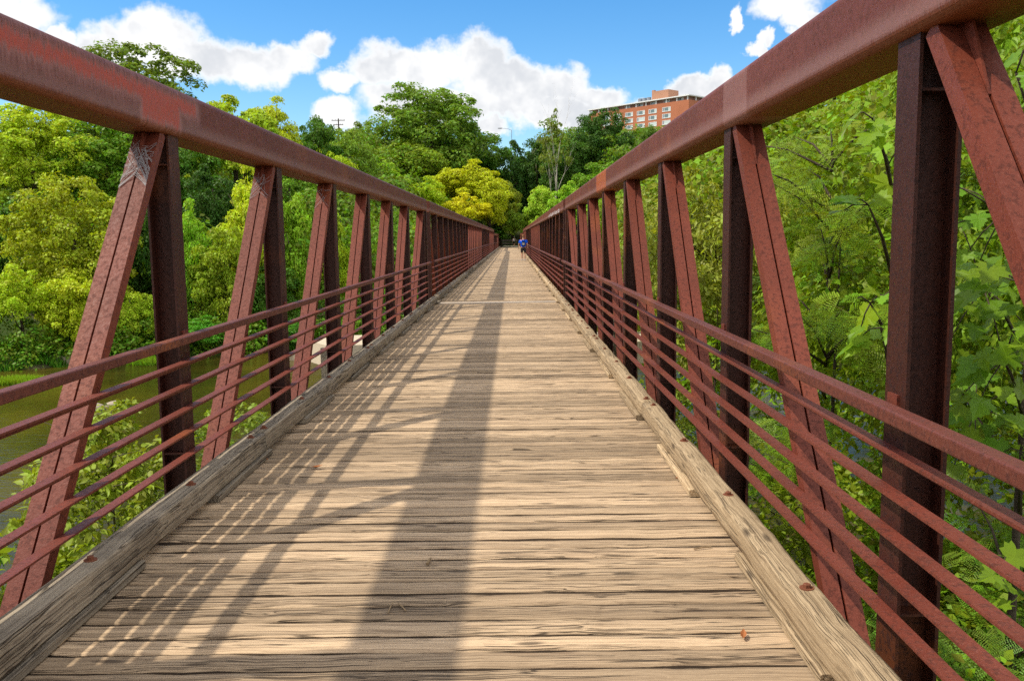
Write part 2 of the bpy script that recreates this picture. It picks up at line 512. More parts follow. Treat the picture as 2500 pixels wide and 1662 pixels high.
def trunk_mesh(name, seed, height, r0, limbs=5, mat='bark', spread=0.5, lean=0.04):
    g = random.Random(seed)
    b = MB()
    n = 7
    pts, rad = [], []
    x = y = 0.0
    for i in range(n):
        f = i / (n - 1)
        pts.append((x, y, f * height))
        rad.append(r0 * (1.0 - 0.75 * f) * (1.25 if i == 0 else 1))
        x += g.uniform(-lean, lean) * height
        y += g.uniform(-lean, lean) * height
    b.tube(pts, rad, 7)
    for k in range(limbs):
        i = g.randint(2, n - 2)
        p = Vector(pts[i])
        a = g.uniform(0, 6.28)
        L = height * g.uniform(0.25, 0.45)
        q1 = p + Vector((math.cos(a) * spread, math.sin(a) * spread, 0.55)) * L * 0.5
        q2 = q1 + Vector((math.cos(a) * spread * 0.7, math.sin(a) * spread * 0.7, 0.8)) * L * 0.5
        b.tube([p, q1, q2], [rad[i] * 0.6, rad[i] * 0.38, rad[i] * 0.12], 5)
    return b.mesh(name, M[mat], True)


def sstep(a, b, x):
    t = np.clip((x - a) / (b - a), 0, 1)
    return t * t * (3 - 2 * t)


# ------------------------------------------------------------------ the ground and the river
WATER_Z = -7.0


def shore(x):
    return np.clip(64.5 + (x + 23.3) * 0.55, 44, 74)


def ground_z(x, y):
    x = np.asarray(x, float)
    y = np.asarray(y, float)
    s = shore(x)
    near = -4.6 - 3.9 * sstep(7.0, 14.0, y - 0.25 * np.abs(x))
    far = -8.5 + 2.3 * sstep(s - 2.0, s + 2.5, y)
    hill_side = 0.20 * np.clip(y - s - 8, 0, 400) * sstep(4, 22, np.abs(x))
    hill_side = np.minimum(hill_side, 13 + 0.03 * y)
    mid = 6.1 * sstep(110, 148, y) * (1 - sstep(4, 22, np.abs(x)))
    back = 0.13 * np.clip(y - 172, 0, 130) + 0.10 * np.clip(y - 300, 0, 160)
    z = np.where(y < 30, near, far + np.maximum(hill_side, mid) + back)
    return z


def axis_pts(lo, hi, breaks):
    pts = []
    for a, b, st in breaks:
        pts += list(np.arange(a, b, st))
    return np.array(sorted(set([lo, hi] + pts)))


gx = axis_pts(-2500, 2500, [(-2500, -200, 230), (-200, -80, 12), (-80, 80, 3), (80, 200, 12), (200, 2500, 230)])
gy = axis_pts(-600, 3500, [(-600, -40, 70), (-40, 100, 2.5), (100, 220, 5), (220, 420, 20), (420, 3500, 280)])
GX, GY = np.meshgrid(gx, gy)
GZ = ground_z(GX, GY) + rng.normal(size=GX.shape) * 0.12 * (np.abs(GX) < 100) * (GY < 120)
gv = np.stack([GX, GY, GZ], -1).reshape(-1, 3)
nx, ny = len(gx), len(gy)
ii, jj = np.meshgrid(np.arange(nx - 1), np.arange(ny - 1))
a0 = (jj * nx + ii).ravel()
gf = np.stack([a0, a0 + 1, a0 + nx + 1, a0 + nx], 1)
mg, t, out = new_mat('ground_soil')
c = t.add('ShaderNodeTexCoord').outputs['Object']
n1 = t.noise(c, 0.25, 6.0, 0.6)
n2 = t.noise(c, 3.0, 5.0, 0.65)
gc = t.mix(t.smooth(n1, 0.4, 0.6), (0.035, 0.06, 0.012), (0.075, 0.06, 0.035))
gc = t.mix(t.math('MULTIPLY', n2, 0.5), gc, (0.05, 0.085, 0.012))
principled(t, out, gc, 0.95, 0.1, n2, 0.08)
link('ground', np_mesh('ground', gv, gf, mg, True), kind='structure')

mw, t, out = new_mat('river_water')
c = t.add('ShaderNodeTexCoord').outputs['Object']
r1 = t.noise(t.vmath('MULTIPLY', c, (1.0, 2.6, 1)), 1.4, 4.0, 0.6)
r2 = t.noise(t.vmath('MULTIPLY', c, (1.0, 3.2, 1)), 0.35, 3.0, 0.5)
bed = t.mix(t.smooth(t.noise(c, 0.10, 5.0, 0.6), 0.35, 0.65), (0.030, 0.026, 0.004), (0.085, 0.064, 0.008))
b = t.add('ShaderNodeBump', {'Height': t.math('ADD', r1, r2), 'Distance': 0.05, 'Strength': 0.6})
p = t.add('ShaderNodeBsdfPrincipled', {'Base Color': bed, 'Roughness': 0.06, 'IOR': 1.33, 'Specular IOR Level': 0.5, 'Normal': b.outputs[0]})
t.l.new(p.outputs[0], out.inputs[0])
wv = MB()
wv.v = [(-300, 4, WATER_Z), (300, 4, WATER_Z), (300, 90, WATER_Z), (-300, 90, WATER_Z)]
wv.f = [(0, 1, 2, 3)]
wv.build('river_water', mw, kind='structure', label='olive river water flowing under the bridge')

# landing path where the bridge ends
pv = MB()
gxp = np.linspace(-1.6, 3.4, 8)
rings = []
for yy in np.linspace(147.0, 172.0, 14):
    rings.append([(xx + 0.012 * (yy - 147) ** 1.6 * 0, yy, 0.02 + 0.015 * math.sin(xx * 3 + yy)) for xx in gxp])
for r in rings:
    pv.v += r
for i in range(13):
    for k in range(7):
        a = i * 8 + k
        pv.f.append((a, a + 1, a + 9, a + 8))
pv.build('path', plain('path_gravel', (0.42, 0.35, 0.25), 0.95, 0.1, 0.2, 1.0), kind='structure')

# ------------------------------------------------------------------ the footbridge
bridge = link('footbridge', None, label='long rusty steel truss footbridge with weathered timber deck', cat='bridge')
HC, CT, CB, CW = 1.72, 2.611, 2.313, 0.29           # top chord: inner face, top, bottom, width
HP = 1.757                                          # inner face of the posts
BOT = -0.65                                         # bottom chord top
PN = 2.549
# spans: start y, end y, list of post y, y of the middle, lowered by
SPANS = [(-5.0, 21.95, [3.018 + PN * k for k in range(-3, 7)] + [21.62], -9.0, 0.0)]
for s0, s1, dz in ((22.75, 63.4, 0.0), (64.1, 105.2, 0.0), (106.6, 147.0, -0.42)):
    n = 18
    st = (s1 - s0 - 0.49) / n
    SPANS.append((s0, s1, [s0 + 0.16 + st * k for k in range(n + 1)], 0.5 * (s0 + s1), dz))


def rounded(x0, x1, z0, z1, r, n=6):
    pts = []
    for cx, cz, a0 in ((x1 - r, z1 - r, 0), (x0 + r, z1 - r, 90), (x0 + r, z0 + r, 180), (x1 - r, z0 + r, 270)):
        for k in range(n + 1):
            a = R(a0 + 90 * k / n)
            pts.append((cx + r * math.cos(a), cz + r * math.sin(a)))
    return pts


def extrude_y(prof, ys):
    return MB().loft([[(x, y, z) for x, z in prof][::-1] for y in ys])


# W-section post, upright, origin at its bottom, inner flange towards +x (used mirrored for the right side)
def post_mesh(sgn):
    b = MB()
    d, fw, tf, tw = 0.155, 0.168, 0.013, 0.010
    H = CB - BOT
    x = [0, -d * 1.0] if sgn < 0 else [0, d]
    xi, xo = 0.0, sgn * d
    b.box(min(xi, sgn * tf), max(xi, sgn * tf), 0, fw, 0, H)
    b.box(min(xo, xo - sgn * tf), max(xo, xo - sgn * tf), 0, fw, 0, H)
    lo, hi = sorted((sgn * tf, xo - sgn * tf))
    b.box(lo, hi, fw / 2 - tw / 2, fw / 2 + tw / 2, 0, H)
    # end plate and stiffeners
    b.box(lo, hi, 0.004, fw - 0.004, H - 0.19, H - 0.18)
    b.box(lo, hi, 0.004, fw - 0.004, 0.92, 0.93)
    me = b.mesh('post', M['steel'])
    return me


POST = {s: post_mesh(s) for s in (-1, 1)}


def brace_mesh(sgn, dy, flip):
    """pair of channels with a slot between, from the bottom node to the top node; flip = leaning the other way"""
    b = MB()
    H = CB - BOT
    ly = dy if not flip else -dy
    L = math.hypot(H, dy)
    t = Vector((0, ly / L, H / L))
    nrm = Vector((0, -H / L, ly / L))          # towards the camera side
    x0, x1, gap = sgn * 0.004, sgn * 0.162, 0.011
    xm = (x0 + x1) / 2
    dep = 0.075
    for xa, xb in ((x0, xm - sgn * gap / 2), (xm + sgn * gap / 2, x1)):
        lo, hi = min(xa, xb), max(xa, xb)
        rings = []
        for s in (0.0, L):
            p = t * s
            rings.append([(lo, p.y + nrm.y * dep / 2, p.z + nrm.z * dep / 2), (hi, p.y + nrm.y * dep / 2, p.z + nrm.z * dep / 2),
                          (hi, p.y - nrm.y * dep / 2, p.z - nrm.z * dep / 2), (lo, p.y - nrm.y * dep / 2, p.z - nrm.z * dep / 2)])
        b.loft(rings)
    # back web that closes the slot, so that it reads as a dark groove
    rings = []
    for s in (0.0, L):
        p = t * s - nrm * dep * 0.33
        rings.append([(xm - 0.02, p.y, p.z), (xm + 0.02, p.y, p.z), (xm + 0.02, p.y - nrm.y * 0.012, p.z - nrm.z * 0.012), (xm - 0.02, p.y - nrm.y * 0.012, p.z - nrm.z * 0.012)])
    b.loft(rings)
    # gusset fin at the top
    g = t * (L - 0.34) + nrm * (dep / 2)
    e = t * (L - 0.002) + nrm * (dep / 2)
    f = e + nrm * 0.07
    w_ = 0.0045
    b.loft([[(xm - w_, g.y, g.z), (xm - w_, f.y, f.z), (xm - w_, e.y, e.z)], [(xm + w_, g.y, g.z), (xm + w_, f.y, f.z), (xm + w_, e.y, e.z)]])
    return b.mesh('brace', M['steel_brace'])


RAIL_Z = [0.885, 0.735, 0.585, 0.435, 0.285]
for si, (s0, s1, posts, ymid, dz) in enumerate(SPANS):
    for sgn in (-1, 1):
        side = 'left' if sgn < 0 else 'right'
        # top chord
        lo, hi = sorted((sgn * HC, sgn * (HC + CW)))
        ys = [s0, s1] if si else [s0, 3.0, s1]
        o = extrude_y(rounded(lo, hi, CB + dz, CT + dz, 0.042), ys).build('top_chord', M['chord_left' if sgn < 0 else 'chord_right'], bridge)
        if si == 0:
            o['label'] = 'wide brown top beam with a worn red streak' if sgn < 0 else 'wide red-brown top beam with a pale grey patch'
        # bottom chord
        MB().box(lo + 0.04, hi - 0.04, s0, s1, BOT - 0.25 + dz, BOT - 0.002 + dz).build('bottom_chord', M['steel'], bridge)
        # posts and braces
        for k, py in enumerate(posts):
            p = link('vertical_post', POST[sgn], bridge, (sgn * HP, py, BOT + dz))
            if k == len(posts) - 1:
                continue
            y2 = posts[k + 1]
            if (py + y2) / 2 > ymid:
                ya, dy, flip = py + 0.24, (y2 - py) - 0.24 - 0.06, False
            else:
                ya, dy, flip = y2 - 0.06, (y2 - py) - 0.24 - 0.06, True
            key = (sgn, round(dy, 3), flip)
            if key not in POST:
                POST[key] = brace_mesh(sgn, dy, flip)
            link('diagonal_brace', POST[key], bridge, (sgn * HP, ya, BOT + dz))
        # box-section end posts that close each span
        for ye in ((s0 + 0.003, s0 + 0.153), (s1 - 0.153, s1 - 0.003)):
            if ye[0] < 0 or ye[0] > 110:
                continue
            lo, hi = sorted((sgn * (HC + 0.004), sgn * (HC + 0.25)))
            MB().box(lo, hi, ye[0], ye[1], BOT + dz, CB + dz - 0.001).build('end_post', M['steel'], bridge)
        # handrail and rails
        zo = dz * 0.25
        lo, hi = sorted((sgn * 1.613, sgn * 1.678))
        extrude_y(rounded(lo, hi, 1.022 + zo, 1.0724 + zo, 0.009, 3), [s0 + 0.06, s1 - 0.06]).build('handrail', M['handrail'], bridge)
        for rz in RAIL_Z:
            pr = [(1.697, rz - 0.010), (1.697, rz), (1.7555, rz), (1.7555, rz - 0.042), (1.7465, rz - 0.042), (1.7465, rz - 0.010)]
            pr = [(sgn * a, z + zo) for a, z in pr]
            if sgn < 0:
                pr = pr[::-1]
            extrude_y(pr, [s0 + 0.05, s1 - 0.05]).build('rail', M['steel_rail'], bridge)
        # brackets that carry the handrail (near ones only; farther ones are below a pixel)
        if si == 0:
            for py in posts[2:]:
                b = MB()
                lo, hi = sorted((sgn * 1.66, sgn * 1.7568))
                b.box(lo, hi, py + 0.055, py + 0.115, 1.010, 1.0218)
                lo, hi = sorted((sgn * 1.7468, sgn * 1.7568))
                b.box(lo, hi, py + 0.045, py + 0.125, 1.0225, 1.075)
                b.build('handrail_bracket', M['steel_rail'], bridge)
    # floor beams
    for k, py in enumerate(posts):
        if py < 70:
            MB().box(-1.74, 1.74, py + 0.02, py + 0.15, -0.52 + dz, -0.13 + dz * 0.1).build('floor_beam', M['steel'], bridge)

for lo, hi in ((-1.1, -1.0), (-0.05, 0.05), (1.0, 1.1)):
    MB().box(lo, hi, -5, 147, -0.128, -0.048).build('stringer', M['steel'], bridge)

# deck planks
PITCH_P = 0.1455


def plank_arrays(seed, w_=0.1342, half=1.662, n=26):
    g = np.random.default_rng(seed)
    xs = np.linspace(-half, half, n + 1)
    e0 = -w_ / 2 + g.normal(size=n + 1) * 0.0022
    e1 = w_ / 2 + g.normal(size=n + 1) * 0.0016
    for e, sg in ((e0, 1), (e1, -1)):
        for q in g.integers(1, n, 3):
            e[q] += sg * g.uniform(0.003, 0.010)
    zt = g.normal(size=n + 1) * 0.0014
    tilt = g.normal() * 0.0018
    V = []
    for i, x in enumerate(xs):
        for yy, zz in ((e0[i], -0.045), (e0[i], -0.007 + zt[i] - tilt), (e0[i] + 0.011, zt[i] - tilt), (e1[i] - 0.011, zt[i] + tilt), (e1[i], -0.007 + zt[i] + tilt), (e1[i], -0.045)):
            V.append((x, yy, zz))
    F = []
    for i in range(n):
        for k in range(5):
            a = i * 6 + k
            F.append((a, a + 6, a + 7, a + 1))
    return np.array(V), np.array(F)


PLANKS = []
for s in range(7):
    V, F = plank_arrays(100 + s)
    me = np_mesh('deck_plank', V, F, M['plank'])
    me.materials.append(M['gap_shade'])
    me.polygons.foreach_set('material_index', np.where(np.isin(np.arange(len(F)) % 5, (0, 4)), 1, 0).astype(np.int32))  # side faces take the painted shade, so the gaps read dark
    PLANKS.append(me)
ys = np.arange(-4.0, 147.0, PITCH_P)
ys = ys[(np.abs(ys - 22.35) > 0.24) & (np.abs(ys - 63.75) > 0.2) & (np.abs(ys - 105.9) > 0.2)]
g = random.Random(5)
one = ys[(ys > 2.45)][:290]
for y in one:
    o = link('deck_plank', PLANKS[g.randrange(7)], bridge, (g.uniform(-0.012, 0.012), y + g.uniform(-0.0015, 0.0015), g.uniform(-0.0022, 0.0022)))
    o.rotation_euler.z = g.uniform(-0.0006, 0.0006) + (math.pi if g.random() < 0.5 else 0)
rest = np.array([y for y in ys if y not in set(one)])
VV, FF, base = [], [], 0
for i, y in enumerate(rest):
    V, F = plank_arrays(500 + i, n=3)
    V = V + np.array([g.uniform(-0.01, 0.01), y, g.uniform(-0.002, 0.002)])
    VV.append(V)
    FF.append(F + base)
    base += len(V)
link('deck_planks_beyond', np_mesh('deck_planks_beyond', np.concatenate(VV), np.concatenate(FF), M['plank']), bridge, kind='stuff')
for y in (22.35, 63.75, 105.9):
    b = MB()
    b.box(-1.655, 1.655, y - 0.17, y + 0.17, -0.03, 0.010)
    b.box(-1.655, 1.655, y - 0.24, y - 0.18, -0.03, 0.004)
    b.box(-1.655, 1.655, y + 0.18, y + 0.24, -0.03, 0.004)
    b.build('joint_plate', M['plate'], bridge)

# kerb timbers on packing blocks, with bolts
BOLT = MB()
BOLT.loft([[(0.030 * math.cos(k * math.pi / 7), 0.030 * math.sin(k * math.pi / 7), z) for k in range(14)] for z in (0.0, 0.005)])
BOLT.loft([[(rr * math.cos(k * math.pi / 3), rr * math.sin(k * math.pi / 3), z) for k in range(6)] for z, rr in ((0.005, 0.0165), (0.019, 0.0165), (0.0215, 0.0125))])
BOLT = BOLT.mesh('bolt', M['bolt'])


def timber(sgn, y0, y1, seed, fine=True):
    g = random.Random(seed)
    b = MB()
    x_in, x_out, z0, z1 = 1.513, 1.655, 0.052, 0.192
    r = 0.013 if sgn < 0 else 0.030
    prof = rounded(x_in, x_out, z0, z1, r, 3)
    n = max(2, int((y1 - y0) / (0.16 if fine else 2.0)))
    ph = [g.uniform(0, 6.28) for _ in range(6)]
    amp = (0.0035 if sgn < 0 else 0.0075) if fine else 0.001
    rings = []
    for i in range(n + 1):
        y = y0 + (y1 - y0) * i / n
        ring = []
        for k, (x, z) in enumerate(prof):
            q = k / len(prof) * 6.283
            wv_ = math.sin(y * 4.1 + ph[0] + q) * 0.5 + math.sin(y * 9.7 + ph[1] - 2 * q) * 0.35 + g.uniform(-0.6, 0.6)
            ring.append((sgn * (x + amp * wv_ * math.cos(q)), y, z + amp * wv_ * 0.7 * math.sin(q)))
        rings.append(ring if sgn < 0 else ring[::-1])
    b.loft(rings)
    return b.mesh('kerb_timber', M['curb_grey' if sgn < 0 else 'curb_tan'], True)


BLK = {}
for sgn in (-1, 1):
    edges = [-4.0, 1.25, 6.55, 11.85, 16.95, 22.1]
    edges += list(np.linspace(22.62, 63.5, 9)) + list(np.linspace(64.0, 105.6, 9))[0:] + list(np.linspace(106.2, 147.0, 9))
    if sgn > 0:
        edges[1:5] = [2.0, 7.6, 12.6, 17.4]
    for i in range(len(edges) - 1):
        y0, y1 = edges[i], edges[i + 1]
        if y1 - y0 < 0.9:
            continue
        o = link('kerb_timber', timber(sgn, y0 + 0.012, y1 - 0.012, 40 * i + sgn, y0 < 30), bridge)
        nb = 5 if y1 - y0 > 4.6 else 4
        if y0 < 64:
            for k in range(nb):
                yb = y0 + 0.16 + (y1 - y0 - 0.32) * k / (nb - 1)
                link('bolt', BOLT, o, (sgn * (1.585 + random.uniform(-0.012, 0.012)), yb, 0.190))
    yb = -3.4
    k = 0
    while yb < 147:
        L = 1.28 + 0.1 * math.sin(k * 2.1)
        if yb < 66:
            key = (sgn, k % 3)
            if key not in BLK:
                b = MB()
                j = 0.006 * (k % 3)
                lo, hi = sorted((sgn * (1.494 - j), sgn * 1.640))
                pr = rounded(lo, hi, 0.006, 0.0505, 0.005, 1)
                BLK[key] = extrude_y(pr, [-0.62, 0.0, 0.62]).mesh('kerb_block', M['curb_grey' if sgn < 0 else 'curb_tan'])
            link('kerb_block', BLK[key], bridge, (0, yb, 0))
        yb += 2.35
        k += 1

# white scrawl on the far right beam: thin raised paint strokes
b = MB()
g = random.Random(3)
yy, xx = 24.6, HC - 0.0025
while yy < 31.5:
    zc = 2.40 + 0.02 * g.uniform(-1, 1)
    for s in range(3):
        a, h = g.uniform(-0.08, 0.08), g.uniform(0.03, 0.08)
        b.box(xx, xx + 0.002, yy + s * 0.09, yy + s * 0.09 + 0.035, zc - h * 0.5, zc + h * 0.5)
    b.box(xx, xx + 0.002, yy, yy + 0.26, zc - 0.055, zc - 0.038)
    yy += g.choice((0.33, 0.37, 0.62))
b.build('painted_scrawl', plain('white_paint', (0.75, 0.7, 0.68), 0.6, 0.3, 0.1), bridge, label='scrawled white paint strokes')

# ------------------------------------------------------------------ trees beyond the river and at the far end
CROWNS = {
    'round': [crown_unit('crown', 21 + i, 'round', 120, 215, 0.062) for i in range(3)],
    'tall': [crown_unit('crown', 31 + i, 'tall', 105, 200, 0.064) for i in range(2)],
    'spray': [crown_unit('crown', 41 + i, 'spray', 105, 200, 0.060, spread=0.95) for i in range(2)],
}
CROWNS['dome'] = [crown_unit('crown', 90 + i, 'round', 230, 160, 0.046, spread=0.78) for i in range(2)]
TRUNK = [trunk_mesh('trunk', 60 + i, 1.0, 0.030, 7, spread=0.55, lean=0.02) for i in range(3)]
_tree_n = [0]


def tree(name, px, top, bottom, width, Y, color, label, shape='round', cat='tree', group=None, depth=1.0):
    """a tree whose crown fills the given stretch of the photograph at depth Y; it stands on the ground below"""
    i = _tree_n[0]
    _tree_n[0] += 1
    p1, p2 = at(px, top, Y), at(px, bottom, Y)
    zc, rz = (p1[2] + p2[2]) / 2, (p1[2] - p2[2]) / 2
    rx = width / 2 * Y / FPX
    x = float(p1[0])
    gz = float(ground_z(x, Y)) - 0.15
    root = link(name, None, None, (x, Y, gz), label, cat, group)
    k = CROWNS[shape]
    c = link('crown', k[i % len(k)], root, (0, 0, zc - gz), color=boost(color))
    c.scale = (rx, rx * depth, rz)
    c.rotation_euler.z = (i * 2.399) % 6.283
    H = max(1.5, zc + 0.5 * rz - gz)
    tr = link('trunk', TRUNK[i % 3], root)
    tr.scale = (min(H, 16), min(H, 16), H)
    tr.rotation_euler.z = i * 1.1
    return root


# colours (linear): leaf greens of the place
def boost(c, k=2.25):
    return (min(0.7, c[0] * k * 0.93), min(0.7, c[1] * k), c[2] * k * 0.7)


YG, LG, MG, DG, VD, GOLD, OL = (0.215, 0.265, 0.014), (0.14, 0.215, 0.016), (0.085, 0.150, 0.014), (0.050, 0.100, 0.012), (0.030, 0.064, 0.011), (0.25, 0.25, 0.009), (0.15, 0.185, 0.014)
BANK, HILL, END = 'trees on the far river bank', 'trees up the wooded hillside', 'trees around the far end of the bridge'
# far bank, left of the bridge, front row
tree('bank_tree', 165, 425, 800, 340, 69, (0.175, 0.19, 0.012), 'golden green tree on the far bank by the left edge, above pale bushes', 'dome', group=BANK)
tree('bank_bush', 40, 640, 850, 190, 63, YG, 'yellow green bush leaning over the river at the left edge', 'spray', 'bush', BANK)
tree('bank_bush', 175, 655, 860, 190, 64, (0.24, 0.265, 0.015), 'pale yellow bush on the far bank left of the first brace', 'round', 'bush', BANK)
tree('bank_bush', 315, 690, 850, 140, 66, (0.22, 0.27, 0.02), 'small bright bush on the far bank behind the first left post', 'round', 'bush', BANK)
tree('bank_tree', 15, 500, 800, 240, 76, DG, 'dark green tree on the far bank at the left edge behind yellow bushes', 'round', group=BANK)
tree('bank_tree', 330, 470, 830, 200, 76, VD, 'deep green shaded tree between golden tree and first left post', 'round', group=BANK)
tree('bank_tree', 455, 500, 810, 150, 71, (0.15, 0.25, 0.022), 'slim bright green tree just right of the first left post', 'tall', group=BANK)
tree('bank_tree', 545, 560, 830, 170, 70, OL, 'olive tree low on the bank left of the second brace', 'round', group=BANK)
tree('bank_tree', 610, 410, 770, 190, 73, (0.26, 0.29, 0.022), 'tall pale yellow tree behind the second left brace', 'tall', group=BANK)
tree('bank_tree', 715, 470, 820, 150, 74, LG, 'light green tree between the second and third left posts', 'tall', group=BANK)
tree('bank_tree', 660, 640, 840, 160, 71, DG, 'dark low tree on the bank below the pale yellow tree', 'round', group=BANK)
tree('bank_tree', 800, 500, 800, 130, 78, YG, 'yellow green tree behind the third left post', 'tall', group=BANK)
tree('bank_tree', 880, 505, 760, 120, 84, LG, 'light green tree between the fourth and fifth left posts', 'round', group=BANK)
tree('bank_tree', 950, 520, 720, 110, 92, MG, 'mid green tree behind the sixth left post', 'round', group=BANK)
tree('bank_tree', 1010, 545, 690, 90, 104, YG, 'yellow green tree glimpsed by the first span joint', 'round', group=BANK)
tree('bank_bush', 470, 770, 870, 160, 66, (0.06, 0.16, 0.015), 'low fresh green bush at the waterline behind first left post', 'spray', 'bush', BANK)
tree('bank_bush', 700, 780, 860, 150, 69, (0.05, 0.13, 0.015), 'low dark green bush at the waterline behind second left post', 'spray', 'bush', BANK)
# hillside above, left
tree('hill_tree', 60, 240, 520, 330, 88, (0.23, 0.27, 0.022), 'broad yellow green tree under the top beam at the left edge', 'dome', group=HILL)
tree('hill_tree', 300, 100, 420, 400, 108, (0.085, 0.115, 0.018), 'tallest hillside tree, rising above the left beam against the big cloud', 'dome', group=HILL)
tree('hill_tree', 250, 300, 560, 290, 92, MG, 'mid green tree under the left beam beside the first brace', 'round', group=HILL)
tree('hill_tree', 430, 330, 600, 240, 92, DG, 'dark green tree behind the top of the first left post', 'round', group=HILL)
tree('hill_tree', 560, 225, 480, 260, 100, (0.20, 0.24, 0.022), 'yellow green tree peeping over the left beam beside the tallest tree', 'round', group=HILL)
tree('hill_tree', 665, 245, 470, 170, 108, (0.24, 0.26, 0.022), 'pale green tree top over the left beam right of a cloud gap', 'tall', group=HILL)
tree('hill_tree', 770, 278, 480, 130, 120, DG, 'small dark tree above the left beam below the utility pole', 'round', group=HILL)
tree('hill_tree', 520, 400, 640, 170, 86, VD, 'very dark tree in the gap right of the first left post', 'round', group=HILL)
tree('hill_tree', 850, 318, 500, 130, 130, (0.11, 0.16, 0.02), 'rounded green tree above the left beam right of the utility pole', 'round', group=HILL)
tree('hill_tree', 800, 360, 560, 150, 118, YG, 'yellow green tree along the left beam below the utility pole', 'round', group=HILL)
tree('hill_tree', 700, 400, 640, 200, 96, MG, 'mid green tree behind the tops of the second and third left posts', 'round', group=HILL)
tree('hill_tree', 880, 300, 420, 90, 190, (0.10, 0.13, 0.02), 'distant pale tree on the skyline left of the great round tree', 'round', group=HILL)
# far end
tree('great_tree', 1045, 200, 480, 330, 172, (0.088, 0.135, 0.018), 'great round tree towering over the far end of the bridge', 'dome', group=END)
tree('end_tree', 1130, 300, 500, 210, 178, DG, 'dark green tree against the right flank of the great round tree', 'round', group=END)
tree('end_tree', 1000, 335, 480, 200, 160, (0.125, 0.165, 0.018), 'green tree in front of the foot of the great round tree', 'spray', group=END)
tree('end_tree', 930, 385, 520, 150, 146, (0.19, 0.27, 0.025), 'fresh light green tree above the far left beam', 'round', group=END)
tree('end_tree', 1030, 430, 545, 130, 140, YG, 'yellow green tree above the far left beam beside the golden tree', 'round', group=END)
tree('golden_tree', 1150, 392, 530, 190, 150, GOLD, 'golden yellow tree above the far end of the left beam', 'spray', group=END)
tree('golden_tree', 1130, 470, 575, 150, 141, (0.32, 0.29, 0.010), 'low lemon yellow tree drooping beside the far left beam', 'spray', group=END)
tree('golden_tree', 1195, 425, 560, 130, 146, (0.25, 0.255, 0.012), 'yellow green tree at the right flank of the golden tree', 'tall', group=END)
tree('golden_tree', 1090, 410, 540, 130, 153, (0.24, 0.25, 0.010), 'amber tinged tree at the left flank of the golden tree', 'tall', group=END)
tree('end_tree', 1222, 440, 600, 110, 156, (0.15, 0.165, 0.018), 'olive tree right of the golden tree over the path', 'round', group=END)
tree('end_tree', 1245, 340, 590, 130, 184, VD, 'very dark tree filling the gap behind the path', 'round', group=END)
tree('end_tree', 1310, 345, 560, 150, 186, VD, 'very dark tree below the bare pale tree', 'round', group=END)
tree('end_tree', 1325, 452, 600, 120, 148, (0.20, 0.27, 0.03), 'light green willowy tree at the far end beside the right beam', 'tall', group=END)
tree('end_tree', 1405, 440, 590, 130, 140, (0.15, 0.24, 0.02), 'bright green tree just above the far right beam', 'round', group=END)
tree('end_tree', 1468, 262, 470, 178, 178, (0.034, 0.070, 0.014), 'dark round tree in front of the brick building', 'dome', group=END)
tree('end_tree', 1400, 330, 500, 150, 176, (0.045, 0.09, 0.015), 'dark green tree between the bare pale tree and the dark round tree', 'round', group=END)
tree('end_tree', 1585, 305, 400, 70, 160, (0.075, 0.12, 0.02), 'small tree before the brick building, beside the right beam', 'tall', group=END)
tree('end_tree', 1470, 400, 560, 160, 150, MG, 'mid green tree along the right beam below the dark round tree', 'round', group=END)
tree('end_tree', 1545, 350, 520, 130, 165, (0.06, 0.105, 0.016), 'green tree along the right beam below the brick building', 'round', group=END)
tree('end_tree', 1275, 500, 610, 90, 150, (0.13, 0.18, 0.02), 'drooping green tree above the two walkers', 'spray', group=END)
tree('end_bush', 1190, 545, 605, 110, 155, (0.07, 0.14, 0.02), 'leafy bush at the left end of the deck', 'spray', 'bush', END)

# bare pale tree
g = random.Random(12)
bp = at(1352, 440, 170)
root = link('bare_tree', None, None, (float(bp[0]), 170.0, float(ground_z(bp[0], 170.0)) - 0.2), 'bare pale-barked tree with thin upright branches on the skyline', 'tree')
b = MB()
z0 = float(ground_z(bp[0], 170.0)) - 0.2
H = float(at(1352, 268, 170)[2]) - z0


def limb(p, d, L, r, depth):
    pts, rad = [p], [r]
    q = Vector(p)
    dd = Vector(d)
    for i in range(4):
        dd = (dd + Vector((g.uniform(-0.16, 0.16), g.uniform(-0.16, 0.16), 0.05))).normalized()
        q = q + dd * L / 4
        pts.append(tuple(q))
        rad.append(r * (1 - 0.2 * (i + 1)))
        if depth > 0 and i >= 1:
            for s in range(2):
                a = g.uniform(0, 6.28)
                limb(tuple(q), (dd + Vector((math.cos(a), math.sin(a), 0.2)) * 0.38).normalized(), L * 0.42, rad[-1] * 0.5, depth - 1)
    b.tube(pts, rad, 5)


limb((0, 0, 0), (0.02, 0, 1), H * 0.80, 0.36, 2)
limb((0, 0, H * 0.30), (-0.25, 0, 1), H * 0.30, 0.15, 1)
b.build('trunk', M['bark_pale'], root, True)
c = link('crown', CROWNS['tall'][0], root, (0, 0, H * 0.74), color=(0.20, 0.26, 0.03))
c.scale = (4.2, 4.2, H * 0.28)
me = crown_unit('crown', 77, 'tall', 34, 60, 0.080)
c.data = me

